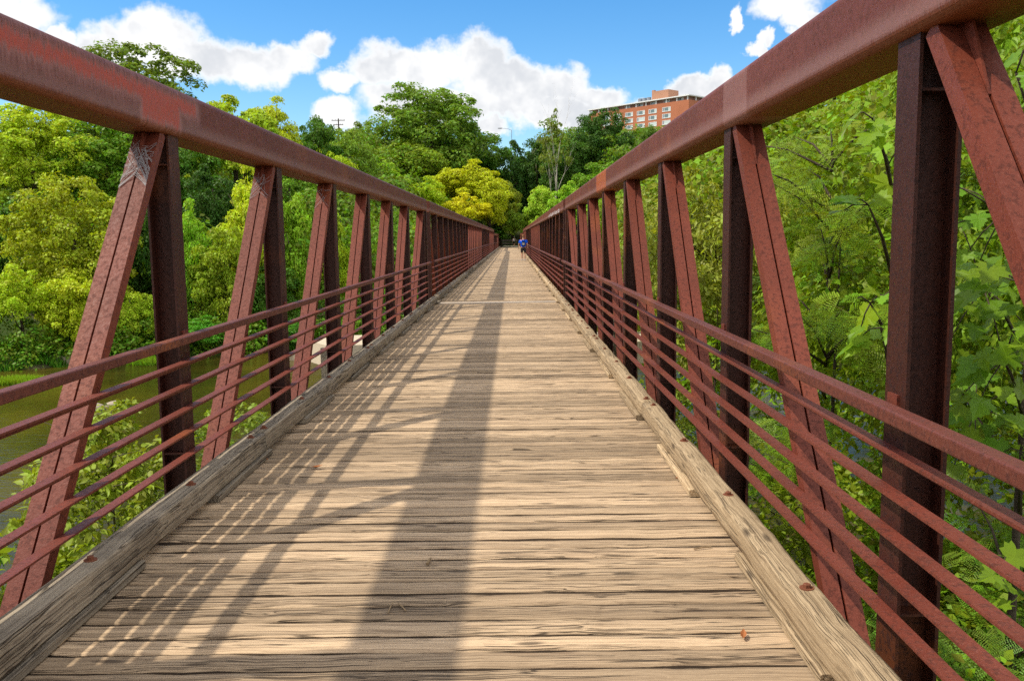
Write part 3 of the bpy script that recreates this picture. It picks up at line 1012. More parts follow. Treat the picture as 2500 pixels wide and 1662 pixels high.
# the wood that fills the hillside behind as one mass
g2 = np.random.default_rng(4)
N = 2900
X = np.concatenate([g2.uniform(-125, -3, N), g2.uniform(-3, 110, N // 2), g2.uniform(-20, 120, 420)])
Yv = np.concatenate([g2.uniform(74, 190, N), g2.uniform(150, 215, N // 2), g2.uniform(215, 330, 420)])
okm = (np.abs(X - 0.8) > 7) | (Yv > 178)
okm &= Yv > shore(X) + 6
X, Yv = X[okm], Yv[okm]
cz = ground_z(X, Yv) + g2.uniform(0.5, 1.0, len(X)) * g2.uniform(4.0, 9.5, len(X)) * np.where((Yv > 200) & (X > 15), 0.45, 1.0)
# keep it under the skyline of the single trees
rad = g2.uniform(1.3, 2.6, len(X)) * (1 + 0.5 * (Yv > 215))
pos, outd = puff_points(np.stack([X, Yv, cz], 1), rad, 88, g2, 0.4, 0.4, 0.75, center=(0, 140, -20))
nor = unit(outd * 0.7 + np.array([0, -0.1, 0.5]) + g2.normal(size=outd.shape) * 0.5)
tip = outd * 0.6 + np.array([0, 0, -0.4]) + g2.normal(size=outd.shape) * 0.5
V, F = scatter(QUAD_V, QUAD_F, pos, nor, tip, g2.uniform(0.34, 0.75, len(pos)) * (1 + 0.6 * (pos[:, 1] > 212)))
link('woodland', np_mesh('woodland', V, F, M['leaf_wild']), kind='stuff', label='dense dark green wood covering the hillside', cat='wood', color=(0.15, 0.245, 0.012))

# undergrowth along the far waterline
N = 620
X = g2.uniform(-52, 4, N)
Yv = shore(X) + 0.6 + 9.5 * g2.random(N) ** 1.3
rad = g2.uniform(0.5, 1.15, N)
cz = ground_z(X, Yv) + g2.random(N) * (0.5 + 0.42 * (Yv - shore(X)))
pos, outd = puff_points(np.stack([X, Yv, cz], 1), rad, 95, g2, 0.4, 0.4, 0.8, center=(-10, 110, -20))
nor = unit(outd * 0.7 + np.array([0, -0.1, 0.5]) + g2.normal(size=outd.shape) * 0.5)
tip = outd * 0.6 + np.array([0, 0, -0.4]) + g2.normal(size=outd.shape) * 0.5
V, F = scatter(QUAD_V, QUAD_F, pos, nor, tip, g2.uniform(0.14, 0.36, len(pos)))
link('undergrowth', np_mesh('undergrowth', V, F, M['leaf_wild']), kind='stuff', label='leafy undergrowth crowding the far waterline under the trees', cat='undergrowth', color=(0.15, 0.265, 0.012))

# ------------------------------------------------------------------ thicket and trees close by, right of the bridge
g3 = np.random.default_rng(8)


def lid(x, f):
    """height that stays behind the right-hand beam as seen along the deck: the crowns there do not overtop it"""
    return 1.65 + f * (x - 0.38)


N = 1500
y3 = 8.0 + 52.0 * g3.random(N) ** 1.5
x3 = 3.6 + (0.60 * y3 + 2.0) * g3.random(N) ** 0.9
rad = (0.35 + 0.016 * y3) * g3.uniform(0.7, 1.3, N)
gz3 = np.maximum(ground_z(x3, y3), WATER_Z + 0.8)
ztop = lid(x3, 0.56) - rad
z3 = gz3 + 0.3 + (ztop - gz3) * g3.random(N) ** 0.72
ok3 = (z3 < ztop + 0.01) & (x3 - rad * 1.2 > 2.5) & ~((z3 < -2.5) & (g3.random(N) < 0.55))
x3, y3, z3, rad = x3[ok3], y3[ok3], z3[ok3], rad[ok3]
nn3 = 330
yn = g3.uniform(2.2, 10.0, nn3)
xn = 3.0 + g3.random(nn3) * (0.62 * yn + 1.5)
zn = np.maximum(ground_z(xn, yn), WATER_Z) + g3.random(nn3) ** 1.2 * 3.4
x3, y3, z3, rad = np.concatenate([x3, xn]), np.concatenate([y3, yn]), np.concatenate([z3, zn]), np.concatenate([rad, g3.uniform(0.3, 0.6, nn3)])
pos, outd = puff_points(np.stack([x3, y3, z3], 1), rad, 185, g3, 0.3, 0.35, 0.8, center=(30, 20, -6))
keep = pos[:, 0] > 2.35
pos, outd = pos[keep], outd[keep]
nor = unit(outd * 0.5 + np.array([-0.15, -0.15, 0.6]) + g3.normal(size=outd.shape) * 0.55)
tip = outd * 0.5 + np.array([0, 0, -0.5]) + g3.normal(size=outd.shape) * 0.5
V, F = scatter(QUAD_V, QUAD_F, pos, nor, tip, (0.052 + 0.0046 * pos[:, 1]) * g3.uniform(0.7, 1.5, len(pos)))
link('thicket', np_mesh('thicket', V, F, M['leaf_wild']), kind='stuff', label='dense green thicket of leaves right of the bridge', cat='thicket', color=(0.215, 0.305, 0.012))


def leafy(name, loc, scale, color, label, seed, puffs, per, leaf, cat='tree', r0=0.032, group=None, spread=1.0, shape='round', limbs=8):
    """a near tree or shrub: real pointed leaves, a stem that comes up from the ground"""
    x, y, z = loc
    gz = max(float(ground_z(x, y)), WATER_Z - 0.4) - 0.15
    root = link(name, None, None, (x, y, gz), label, cat, group)
    me = crown_unit('crown', seed, shape, puffs, per, leaf, 'ovate', spread, 'leaf_near')
    c = link('crown', me, root, (0, 0, z - gz), color=color)
    c.scale = scale
    c.rotation_euler.z = seed
    H = z + 0.15 * scale[2] - gz
    b = MB()
    gg = random.Random(seed)
    pts = [(gg.uniform(-0.05, 0.05), gg.uniform(-0.05, 0.05), H * k / 6) for k in range(7)]
    b.tube(pts, [r0 * (1 - 0.12 * k) for k in range(7)], 7)
    for k in range(limbs * 3):
        zz = z - gz + gg.uniform(-0.9, 0.3) * scale[2]
        a = gg.uniform(0, 6.28)
        L = gg.uniform(0.5, 0.95) * scale[0]
        p = Vector((0, 0, zz))
        q1 = p + Vector((math.cos(a) * L * 0.5, math.sin(a) * L * 0.5, 0.28 * L))
        q2 = p + Vector((math.cos(a + 0.2) * L, math.sin(a + 0.2) * L, 0.42 * L))
        b.tube([p, q1, q2], [r0 * 0.34, r0 * 0.2, r0 * 0.06], 5)
    b.build('trunk', M['bark'], root, True)
    return root


leafy('pale_leaved_tree', (3.75, 14.5, 0.95), (1.35, 2.2, 2.0), (0.33, 0.37, 0.045), 'tree with drooping pale yellow leaves beyond the third right post', 3, 90, 130, 0.052)
leafy('pale_leaved_tree', (5.0, 20.0, 1.4), (1.7, 2.6, 2.4), (0.30, 0.34, 0.055), 'pale leaved tree between the third and fourth right posts', 4, 90, 120, 0.048)
leafy('broadleaf_tree', (5.4, 11.0, 1.0), (1.9, 2.2, 2.6), (0.22, 0.32, 0.014), 'mid green broadleaf tree behind the feathery tree, right of the bridge', 5, 110, 150, 0.042)
leafy('broadleaf_tree', (5.2, 7.6, 1.6), (1.5, 1.7, 2.6), (0.21, 0.32, 0.02), 'fresh green broadleaf tree at the right edge behind the large lobed leaves', 6, 100, 150, 0.045)
leafy('broadleaf_shrub', (3.7, 10.2, -2.2), (1.3, 1.9, 1.7), (0.26, 0.34, 0.02), 'green shrub below deck level under the second right post', 7, 50, 110, 0.06, 'shrub')
leafy('broadleaf_shrub', (4.7, 7.0, -2.3), (1.5, 1.6, 1.6), (0.10, 0.18, 0.02), 'dark green shrub below the handrail at the lower right', 9, 54, 120, 0.055, 'shrub')
leafy('broadleaf_shrub', (3.5, 17.0, -2.6), (1.2, 2.0, 1.6), (0.22, 0.28, 0.03), 'yellow green shrub over the water under the third right post', 10, 46, 100, 0.06, 'shrub')

# sycamore: each large lobed leaf a part of its own
LOBE = [(0, 0), (0.10, -0.06), (0.30, -0.14), (0.34, 0.02), (0.55, 0.06), (0.50, 0.20), (0.62, 0.30), (0.44, 0.36), (0.30, 0.40), (0.36, 0.58), (0.24, 0.66), (0.20, 0.84), (0.10, 0.86), (0.0, 1.05)]
LOBE = LOBE + [(-x, y) for x, y in LOBE[-2:0:-1]]


def lobed_mesh(seed):
    g = random.Random(seed)
    v = [(0, 0.30, 0.0)]
    for x, y in LOBE:
        rr = math.hypot(x, y - 0.3)
        v.append((x * g.uniform(0.93, 1.07), y * g.uniform(0.95, 1.05), 0.10 * abs(x) - 0.16 * rr * rr + g.uniform(-0.015, 0.015)))
    n = len(LOBE)
    f = [(0, 1 + k, 1 + (k + 1) % n) for k in range(n)]
    b = MB()
    b.v, b.f = v, f
    b.tube([(0, 0.02, 0), (0, -0.2, 0.03), (0.01, -0.42, 0.10)], [0.010, 0.009, 0.008], 4)
    return b.mesh('leaf', M['leaf_near'])


LEAVES = [lobed_mesh(s) for s in range(4)]


def orient(o, pos, nor, tip, size):
    z = Vector(nor).normalized()
    t = Vector(tip)
    y = (t - z * t.dot(z)).normalized()
    x = y.cross(z)
    o.matrix_local = Matrix(((x.x * size, y.x * size, z.x * size, pos[0]), (x.y * size, y.y * size, z.y * size, pos[1]), (x.z * size, y.z * size, z.z * size, pos[2]), (0, 0, 0, 1)))


def sycamore(loc, clusters, label, seed, color, r0=0.06):
    g = random.Random(seed)
    x, y, _ = loc
    gz = float(ground_z(x, y)) - 0.15
    root = link('sycamore_tree', None, None, (x, y, gz), label, 'tree', 'sycamores beside the right-hand truss')
    b = MB()
    top = max(c[2] for c in clusters)
    pts = [Vector((0.03 * math.sin(k), 0.04 * math.cos(2 * k), (top - gz) * k / 6)) for k in range(7)]
    b.tube(pts, [r0 * 0.7 * (1 - 0.13 * k) for k in range(7)], 7)
    for (cx, cy, cz, cr, n) in clusters:
        p = Vector((cx - x, cy - y, cz - gz))
        s = Vector((0, 0, max(0.5, p.z - 0.55)))
        b.tube([s, s.lerp(p, 0.55) + Vector((0, 0, 0.06)), p], [0.017, 0.011, 0.005], 5)
        for k in range(n):
            d = Vector((g.gauss(0, 1), g.gauss(0, 1), g.gauss(0, 0.8))).normalized()
            q = p + d * cr * g.uniform(0.35, 1.0)
            if q.x + x < 2.13:
                q.x = 2.13 - x + g.uniform(0, 0.08)
            nor = Vector((-0.25, -0.45, 0.75)) + Vector((g.gauss(0, 0.45), g.gauss(0, 0.45), g.gauss(0, 0.35)))
            tip = d * 0.6 + Vector((-0.2, -0.1, -0.5)) + Vector((g.gauss(0, 0.4), g.gauss(0, 0.4), g.gauss(0, 0.3)))
            o = link('leaf', LEAVES[g.randrange(4)], root)
            orient(o, q, nor, tip, g.uniform(0.10, 0.205))
            o.scale = (o.scale.x * g.uniform(0.62, 1.0), o.scale.y, o.scale.z * g.uniform(0.6, 2.4))
            v = g.uniform(0.75, 1.25)
            o.color = (color[0] * v * g.uniform(0.85, 1.2), color[1] * v, color[2] * v, 1)
            if g.random() < 0.4:
                b.tube([p, p.lerp(q, 0.6) + Vector((0, 0, 0.02)), q], [0.005, 0.004, 0.003], 4)
    b.build('trunk', M['bark'], root, True)
    return root


def P(px, py, Y):
    return tuple(float(v) for v in at(px, py, Y))


SY = (0.20, 0.34, 0.014)
sycamore((3.1, 6.2, 0), [(*P(2125, 740, 4.9), 0.20, 9), (*P(2130, 290, 5.2), 0.20, 7), (*P(2120, 500, 5.2), 0.15, 5), (*P(2150, 800, 5.3), 0.2, 6), (*P(2170, 400, 6.0), 0.25, 8)],
         'young sycamore whose big lobed leaves reach between the first two right posts', 21, SY, 0.035)
sycamore((3.9, 5.9, 0), [(*P(2400, 330, 5.4), 0.42, 26), (*P(2450, 520, 5.0), 0.42, 30), (*P(2400, 700, 5.6), 0.45, 34), (*P(2450, 880, 5.2), 0.42, 30), (*P(2380, 1010, 6.0), 0.40, 22), (*P(2490, 1100, 5.6), 0.3, 14),
                         (*P(2480, 180, 5.6), 0.40, 18), (*P(2440, 1420, 4.7), 0.22, 6), (*P(2495, 690, 4.6), 0.3, 12)],
         'leafy sycamore with big lobed leaves at the right edge beyond the first post', 22, (0.14, 0.25, 0.012), 0.07)


# feathery tree: each frond a part of its own
def frond_mesh(seed):
    g = random.Random(seed)
    v, f = [], []

    def quad(p, d, n, L, w_):
        s = d.cross(n).normalized()
        b0 = len(v)
        v.extend([tuple(p), tuple(p + d * L * 0.5 + s * w_), tuple(p + d * L), tuple(p + d * L * 0.5 - s * w_)])
        f.append((b0, b0 + 1, b0 + 2, b0 + 3))
    n = Vector((0, 0, 1))
    pairs = 9
    for i in range(pairs):
        t_ = 0.16 + 0.84 * i / (pairs - 1)
        base = Vector((0, t_, -0.28 * t_ * t_))
        for sd in (-1, 1):
            ang = R(62 - 22 * t_ + g.uniform(-6, 6))
            d = Vector((sd * math.sin(ang), math.cos(ang), -0.22 + g.uniform(-0.1, 0.1))).normalized()
            L = 0.40 * (0.65 + 0.7 * math.sin(math.pi * min(1, t_ * 0.9)))
            m = 8
            for k in range(m):
                p = base + d * L * (k + 0.7) / m + Vector((0, 0, -0.06 * (k / m) ** 2))
                for s2 in (-1, 1):
                    e = (d * 0.55 + d.cross(n).normalized() * s2).normalized()
                    quad(p, e, n, 0.060 * (1.0 - 0.5 * abs(k / m - 0.4)), 0.0190)
    b = MB()
    b.v, b.f = [tuple(q) for q in v], f
    b.tube([(0, 0, 0), (0, 0.5, -0.07), (0, 1.0, -0.28)], [0.010, 0.007, 0.003], 3)
    return b.mesh('frond', M['leaf_near'])


FRONDS = [frond_mesh(s) for s in range(3)]


def feathery(loc, blobs, label, seed, color):
    g = random.Random(seed)
    x, y = loc
    gz = float(ground_z(x, y)) - 0.15
    root = link('feathery_tree', None, None, (x, y, gz), label, 'tree', 'feathery leaved trees beside the right-hand truss')
    b = MB()
    top = max(c[2] + c[3] * 0.5 for c in blobs)
    b.tube([(0.02 * k, 0, (top - gz) * 0.8 * k / 5) for k in range(6)], [0.04, 0.036, 0.03, 0.024, 0.016, 0.008], 7)
    for (cx, cy, cz, cr, n) in blobs:
        c0 = Vector((cx - x, cy - y, cz - gz))
        for k in range(max(2, n // 9)):
            d = Vector((g.gauss(0, 1), g.gauss(0, 1), g.gauss(0, 0.5))).normalized()
            tipp = c0 + d * cr * g.uniform(0.5, 1.0)
            s = Vector((0, 0, max(0.5, tipp.z - 0.6 * cr)))
            b.tube([s, s.lerp(tipp, 0.5) + Vector((0, 0, 0.07)), tipp], [0.016, 0.010, 0.004], 5)
            for j in range(9):
                a = g.uniform(0, 6.28)
                q = s.lerp(tipp, g.uniform(0.55, 1.0)) + Vector((g.gauss(0, 0.06), g.gauss(0, 0.06), g.gauss(0, 0.05)))
                q.x = max(q.x, 2.42 - x)
                dirv = Vector((math.cos(a), math.sin(a), g.uniform(-0.25, 0.2)))
                if q.x + x < 2.75 and dirv.x < 0:
                    dirv.x *= -0.3
                nor = Vector((-0.2, -0.3, 0.85)) + Vector((g.gauss(0, 0.3), g.gauss(0, 0.3), g.gauss(0, 0.2)))
                o = link('frond', FRONDS[g.randrange(3)], root)
                orient(o, q, nor, dirv, g.uniform(0.22, 0.36))
                v = g.uniform(0.75, 1.3)
                o.color = (color[0] * v * g.uniform(0.75, 1.3), color[1] * v, color[2] * v, 1)
    b.build('trunk', M['bark'], root, True)


feathery((3.5, 8.6), [(3.2, 8.2, 2.0, 0.75, 45), (3.1, 8.0, 1.0, 0.7, 54), (3.4, 8.6, 2.9, 0.6, 27), (3.3, 7.8, 0.0, 0.7, 45), (3.6, 9.2, 1.4, 0.8, 36), (3.2, 9.6, 2.4, 0.6, 27), (3.1, 9.0, -0.7, 0.6, 27)],
         'feathery leaved tree between the first and second right posts', 31, (0.20, 0.31, 0.014))
feathery((3.9, 6.0), [(3.4, 5.6, -1.15, 0.6, 36), (3.6, 6.4, -0.5, 0.6, 27), (3.2, 6.3, -1.9, 0.6, 27)],
         'feathery leaved sapling under the rails in the lower right corner', 32, (0.16, 0.28, 0.026))

# ------------------------------------------------------------------ shrubs below the deck, left
leafy('birch_shrub', (-3.55, 8.3, -1.0), (1.2, 1.6, 1.45), (0.30, 0.37, 0.035), 'young birch with pale leaves beside the first left post', 51, 80, 105, 0.056, 'shrub', 0.03, 'young birches below the left rails', 0.9, 'tall', 5)
leafy('birch_shrub', (-3.3, 6.4, -1.6), (1.1, 1.3, 1.35), (0.27, 0.35, 0.03), 'young birch under the kerb at the lower left', 52, 70, 100, 0.062, 'shrub', 0.03, 'young birches below the left rails', 0.9, 'round', 5)
leafy('birch_shrub', (-3.5, 11.8, -1.75), (1.2, 1.5, 1.35), (0.26, 0.35, 0.04), 'young birch beyond the second left brace above the water', 53, 66, 95, 0.056, 'shrub', 0.03, 'young birches below the left rails', 0.9, 'tall', 5)
leafy('sumac_shrub', (-4.55, 7.3, -1.15), (0.62, 0.8, 1.05), (0.13, 0.33, 0.03), 'fresh green long-leaved shrub at the lower left edge', 54, 24, 50, 0.13, 'shrub', 0.025, None, 0.9, 'tall', 4)

# ------------------------------------------------------------------ the far bank: concrete blocks, rocks, grass
def rock_mesh(seed, sx, sy, sz):
    g = random.Random(seed)
    b = MB()
    n, m = 9, 6
    ph = [g.uniform(0, 6.28) for _ in range(4)]
    rings = []
    for i in range(m):
        t_ = -0.35 + 1.3 * i / (m - 1)
        r = math.sqrt(max(0.02, 1 - min(1, t_) ** 2))
        rings.append([((1 + 0.18 * math.sin(2 * a + ph[0]) + 0.1 * math.sin(3 * a + ph[1] + t_ * 3) + g.uniform(-.06, .06)) * r * math.cos(a) * sx,
                       (1 + 0.15 * math.sin(2 * a + ph[2])) * r * math.sin(a) * sy, t_ * sz * (1 + 0.1 * math.sin(a + ph[3]))) for a in [6.283 * k / n for k in range(n)]])
    b.loft(rings)
    return b.mesh('rock', M['rock'], True)


def water_at(px, py, z=WATER_Z):
    d = ray(px, py)
    return CAM + d * ((z - CAM[2]) / d[2])


for i, (px, py, sx, sy, sz, lab) in enumerate([(232, 1000, 0.55, 0.4, 0.32, 'pale boulder in the shallows beside the first left brace'), (278, 990, 0.42, 0.35, 0.25, 'smaller pale rock in the shallows next to the boulder'),
                                               (205, 1085, 0.35, 0.3, 0.12, 'flat stone barely above the water near the lower left'), (622, 846, 1.3, 1.0, 0.85, 'mossy brown boulder on the far bank behind the second left brace')]):
    p = water_at(px, py)
    link('rock', rock_mesh(i, sx, sy, sz), None, (p[0], p[1], WATER_Z + 0.02), lab, 'rock', 'rocks along the river')


def slab(px0, px1, py, h, dep, label, seed):
    a, c = water_at(px0, py), water_at(px1, py)
    g = random.Random(seed)
    b = MB()
    L = float(np.linalg.norm(c[:2] - a[:2]))
    n = 6
    rings = []
    for i in range(n + 1):
        x = L * i / n
        j = lambda: g.uniform(-0.05, 0.05)
        rings.append([(x, 0 + j(), -0.8), (x, 0 + j(), h + j()), (x, 0.12 + j(), h + 0.06 + j()), (x, dep, h + j()), (x, dep, -0.8)][::-1])
    b.loft(rings)
    o = b.build('concrete_block', M['concrete'], None, label=label, cat='concrete block', group='old concrete blocks along the far bank')
    o.location = (a[0], a[1], WATER_Z)
    o.rotation_euler.z = math.atan2(c[1] - a[1], c[0] - a[0])


slab(-60, 88, 890, 0.42, 1.2, 'low mossy concrete block at the left edge of the far bank', 1)
slab(93, 178, 893, 0.62, 1.6, 'tan concrete block left of the first brace at the waterline', 2)
slab(250, 350, 872, 0.70, 1.8, 'cracked concrete block between first brace and first left post', 3)
slab(700, 800, 880, 0.5, 2.6, 'sunlit concrete slab behind the third left post', 4)

g4 = np.random.default_rng(14)


def blades(n, xs, ys, zs, hgt, wid):
    p = np.stack([xs, ys, zs], 1)
    up = unit(np.stack([g4.normal(size=n) * 0.35, g4.normal(size=n) * 0.35, np.ones(n)], 1))
    tv = np.array([[-0.5, 0, 0], [0.5, 0, 0], [0.28, 0.6, 0.06], [0, 1.0, 0.22]])
    tv = tv * np.array([wid, 1, 1])
    return scatter(tv, np.array([[0, 1, 2, 3]]), p, unit(np.stack([g4.normal(size=n), g4.normal(size=n) - 0.5, np.zeros(n)], 1)), up, hgt * g4.uniform(0.6, 1.3, n))


n = 42000
gx4 = g4.uniform(-48, 6, n)
gy4 = shore(gx4) + 0.9 + 8.0 * g4.random(n) ** 1.4 + 0.8 * np.sin(gx4 * 1.3) + 0.6 * np.sin(gx4 * 0.47 + 1)
V, F = blades(n, gx4, gy4, ground_z(gx4, gy4) - 0.05, 0.42, 0.16)
link('bank_grass', np_mesh('bank_grass', V, F, M['leaf']), kind='stuff', label='fresh green grass and weeds along the far waterline', cat='grass', color=(0.10, 0.26, 0.018))
n = 9000
pc = water_at(20, 938)
rr, aa = np.sqrt(g4.random(n)), g4.uniform(0, 6.283, n)
V, F = blades(n, pc[0] + 4.6 * rr * np.cos(aa), pc[1] + 1.1 * rr * np.sin(aa) * (1 + 0.5 * np.sin(5 * aa)) + 0.15 * 5.2 * rr * np.cos(aa), np.full(n, WATER_Z - 0.05), 0.42, 0.14)
link('island_grass', np_mesh('island_grass', V, F, M['leaf']), kind='stuff', label='bright yellow green grass islet in the river at the left edge', cat='grass', color=(0.26, 0.40, 0.02))
pc = water_at(375, 888)
n = 2500
rr, aa = np.sqrt(g4.random(n)), g4.uniform(0, 6.283, n)
V, F = blades(n, pc[0] + 1.9 * rr * np.cos(aa), pc[1] + 0.9 * rr * np.sin(aa), np.full(n, WATER_Z - 0.05), 0.5, 0.14)
link('reed_grass', np_mesh('reed_grass', V, F, M['leaf']), kind='stuff', label='small patch of bright grass in the shallows behind first left post', cat='grass', color=(0.22, 0.38, 0.02))

# concrete pier under the first joint of the bridge
b = MB()
b.loft([[(-4.9, 22.3, z), (-4.2, 21.2, z), (4.0, 21.2, z), (4.7, 22.3, z), (4.0, 23.4, z), (-4.2, 23.4, z)] for z in (-1.45, -0.915)])
b.loft([[(-3.6, 22.3, z), (-3.0, 21.6, z), (3.0, 21.6, z), (3.6, 22.3, z), (3.0, 23.0, z), (-3.0, 23.0, z)] for z in (-9.0, -1.452)])
b.build('pier', plain('pier_concrete', (0.56, 0.46, 0.33), 0.9, 0.15, 0.25, 1.4, 0.03), None, label='pale concrete pier under the first joint of the footbridge', cat='pier')
for x, y, z1 in ((-2.24, 12.0, 0.16), (2.24, 15.6, 0.24)):
    extrude = MB().box(x - 0.045, x + 0.045, y, y + 0.06, -1.6, z1)
    extrude.build('timber_post', M['curb_grey'], bridge)

# ------------------------------------------------------------------ brick building on the hill
corner = at(1682, 231, 400)
bz = float(ground_z(corner[0], 400)) - 2.0
bld = link('brick_building', None, None, (float(corner[0]), 400.0, bz), 'orange brick apartment block with flat white roof on the hilltop', 'building')
bld.rotation_euler.z = math.atan2(-0.73, 0.682)
top = float(corner[2]) - bz
BT = top - 2.15                                       # top of the brick
mbk, t, out = new_mat('orange_brick')
c = t.add('ShaderNodeTexCoord').outputs['Object']
col = t.mix(t.smooth(t.noise(c, 0.15, 4.0, 0.6), 0.35, 0.65), (0.47, 0.175, 0.092), (0.42, 0.155, 0.08))
col = t.mix(t.smooth(t.noise(t.vmath('MULTIPLY', c, (1, 1, 4)), 2.2, 3.0, 0.7), 0.45, 0.75, 0, 0.35), col, (0.36, 0.13, 0.075))
principled(t, out, col, 0.9, 0.15)
mwhite = plain('white_concrete', (0.72, 0.72, 0.70), 0.7, 0.3, 0.06, 0.5)
mtan = plain('tan_brick', (0.42, 0.22, 0.14), 0.9, 0.15, 0.1, 0.4)
mframe = plain('window_frame', (0.75, 0.75, 0.72), 0.5, 0.4, 0.03)
mg2, t, out = new_mat('window_glass')
c = t.add('ShaderNodeTexCoord').outputs['Object']
principled(t, out, t.mix(t.noise(c, 0.3, 2.0), (0.05, 0.10, 0.11), (0.14, 0.22, 0.22)), 0.06, 0.9)
mgrey = plain('grey_metal', (0.22, 0.24, 0.27), 0.5, 0.5, 0.2, 1.0)
mblind = plain('pale_blind', (0.55, 0.62, 0.60), 0.8, 0.2, 0.1, 0.5)
MB().box(-60, 0, 0, 16, 0, BT).build('wall', mbk, bld)
b = MB().box(-60, 0.7, -0.7, 16.7, top - 0.5, top)
b.build('roof', mwhite, bld)
MB().box(-58.6, -1.4, 1.5, 14.6, BT + 0.002, top - 0.502).build('recessed_wall', plain('dull_red_wall', (0.34, 0.20, 0.16), 0.9, 0.1, 0.15, 0.5), bld)
for k in range(11):
    MB().box(-59.6 + 5.85 * k, -59.1 + 5.85 * k, 0.1, 0.55, BT + 0.002, top - 0.502).build('column', mwhite, bld)
for k in range(2):
    MB().box(-0.6, -0.1, 5.5 + 5.5 * k, 6.0 + 5.5 * k, BT + 0.002, top - 0.502).build('column', mwhite, bld)
fr = MB()
Wd, Hd = 4.7, 2.0
fr.box(-Wd / 2, Wd / 2, -0.12, 0.1, -Hd / 2, -Hd / 2 + 0.28)
fr.box(-Wd / 2, Wd / 2, -0.08, 0.1, Hd / 2 - 0.18, Hd / 2)
for xx in (-Wd / 2, -Wd / 2 + 1.05, Wd / 2 - 1.25, Wd / 2 - 0.2):
    fr.box(xx, xx + 0.2, -0.08, 0.1, -Hd / 2 + 0.282, Hd / 2 - 0.182)
fr_me = fr.mesh('window', mframe)
panes = []
for x0, x1, m_ in ((-Wd / 2 + 0.2, -Wd / 2 + 1.05, mgrey), (-Wd / 2 + 1.25, Wd / 2 - 1.25, mg2), (Wd / 2 - 1.05, Wd / 2 - 0.2, mblind)):
    panes.append(MB().box(x0 + 0.002, x1 - 0.002, -0.02, 0.0, -Hd / 2 + 0.283, Hd / 2 - 0.183).mesh('pane', m_))
pane_blind = MB().box(-Wd / 2 + 1.252, Wd / 2 - 1.252, -0.02, 0.0, -Hd / 2 + 0.283, Hd / 2 - 0.183).mesh('pane', mblind)
g = random.Random(2)
for s in (12.3, 20.2, 27.1, 34.2, 41.2, 48.2):
    for r_ in range(5):
        wobj = link('window', fr_me, bld, (-s, -0.004, BT - 2.95 - 2.95 * r_))
        for k, pm in enumerate(panes):
            link('pane', pane_blind if (k == 1 and g.random() < 0.35) else pm, wobj)
for k in range(7):
    wobj = link('top_window', fr_me, bld, (-5.6 - 7.7 * k, 1.49, (BT + top - 0.5) / 2))
    wobj.scale = (0.72, 1, 0.72)
    for pm in panes:
        link('pane', pm, wobj)
b = MB()
b.box(-24, -14.5, 4.2, 12, top + 0.002, top + 4.6)
b.box(-24, -22.6, 4.2, 5.4, top + 4.602, top + 5.2)
b.build('penthouse', mtan, bld)
b = MB()
for k in range(3):
    b.loft([[(-31.5 + 2.6 * k + 1.1 * math.cos(a), 5.0 + 1.1 * math.sin(a), z) for a in [6.283 * q / 10 for q in range(10)]] for z in (top + 0.002, top + 2.3)])
b.build('roof_unit', mgrey, bld)

# ------------------------------------------------------------------ utility pole and lamp post on the skyline
mpole = plain('pole_wood', (0.10, 0.075, 0.06), 0.9, 0.1, 0.2)
p = at(826, 290, 200)
gz = float(ground_z(p[0], 200)) - 0.3
root = link('utility_pole', None, None, (float(p[0]), 200.0, gz), 'dark wooden utility pole with crossarms above the left beam', 'utility pole')
H = float(p[2]) - gz
MB().tube([(0, 0, 0), (0, 0, H)], [0.20, 0.14], 8).build('pole', mpole, root)
for dz_, L in ((0.35, 1.5), (1.3, 1.1)):
    MB().box(-L, L, -0.26, -0.15, H - dz_ - 0.14, H - dz_).build('crossarm', mpole, root)
    for k in (-0.9, -0.4, 0.4, 0.9):
        MB().tube([(k * L, -0.2, H - dz_ + 0.002), (k * L, -0.2, H - dz_ + 0.2)], [0.06, 0.04], 6).build('insulator', mgrey, root)
p = at(1249, 318, 210)
gz = float(ground_z(p[0], 210)) - 0.3
root = link('lamp_post', None, None, (float(p[0]), 210.0, gz), 'thin grey lamp post rising between the great tree and the bare tree', 'lamp post')
H = float(p[2]) - gz
MB().tube([(0, 0, 0), (0, 0, H)], [0.09, 0.06], 8).build('pole', mgrey, root)
MB().tube([(0, 0, H - 0.05), (-0.9, 0, H + 0.3), (-2.2, 0, H + 0.42)], [0.045, 0.04, 0.035], 6).build('arm', mgrey, root)
MB().loft([[(-2.2 - x, yy * s_, H + 0.42 + zz * s_) for yy, zz in ((-0.2, 0), (-0.12, 0.14), (0.12, 0.14), (0.2, 0), (0.1, -0.09), (-0.1, -0.09))] for x, s_ in ((0, 0.6), (0.3, 1), (0.9, 0.9), (1.1, 0.3))]).build('lamp_head', mgrey, root)

# ------------------------------------------------------------------ the two walkers
def skin_mesh(name, verts, edges, mat, sub=2):
    """verts: (x, y, z, rx, ry); edges: index pairs; grown into one continuous surface"""
    me = bpy.data.meshes.new(name)
    me.from_pydata([v[:3] for v in verts], edges, [])
    o = bpy.data.objects.new(name, me)
    COL.objects.link(o)
    sk = o.modifiers.new('s', 'SKIN')
    sk.use_smooth_shade = True
    lay = me.skin_vertices[0].data
    for i, v in enumerate(verts):
        lay[i].radius = (v[3], v[4])
        lay[i].use_root = (i == 0)
    o.modifiers.new('d', 'SUBSURF').levels = sub
    dg = bpy.context.evaluated_depsgraph_get()
    res = bpy.data.meshes.new_from_object(o.evaluated_get(dg))
    res.name = name
    res.materials.clear()
    res.materials.append(mat)
    bpy.data.objects.remove(o)
    return res


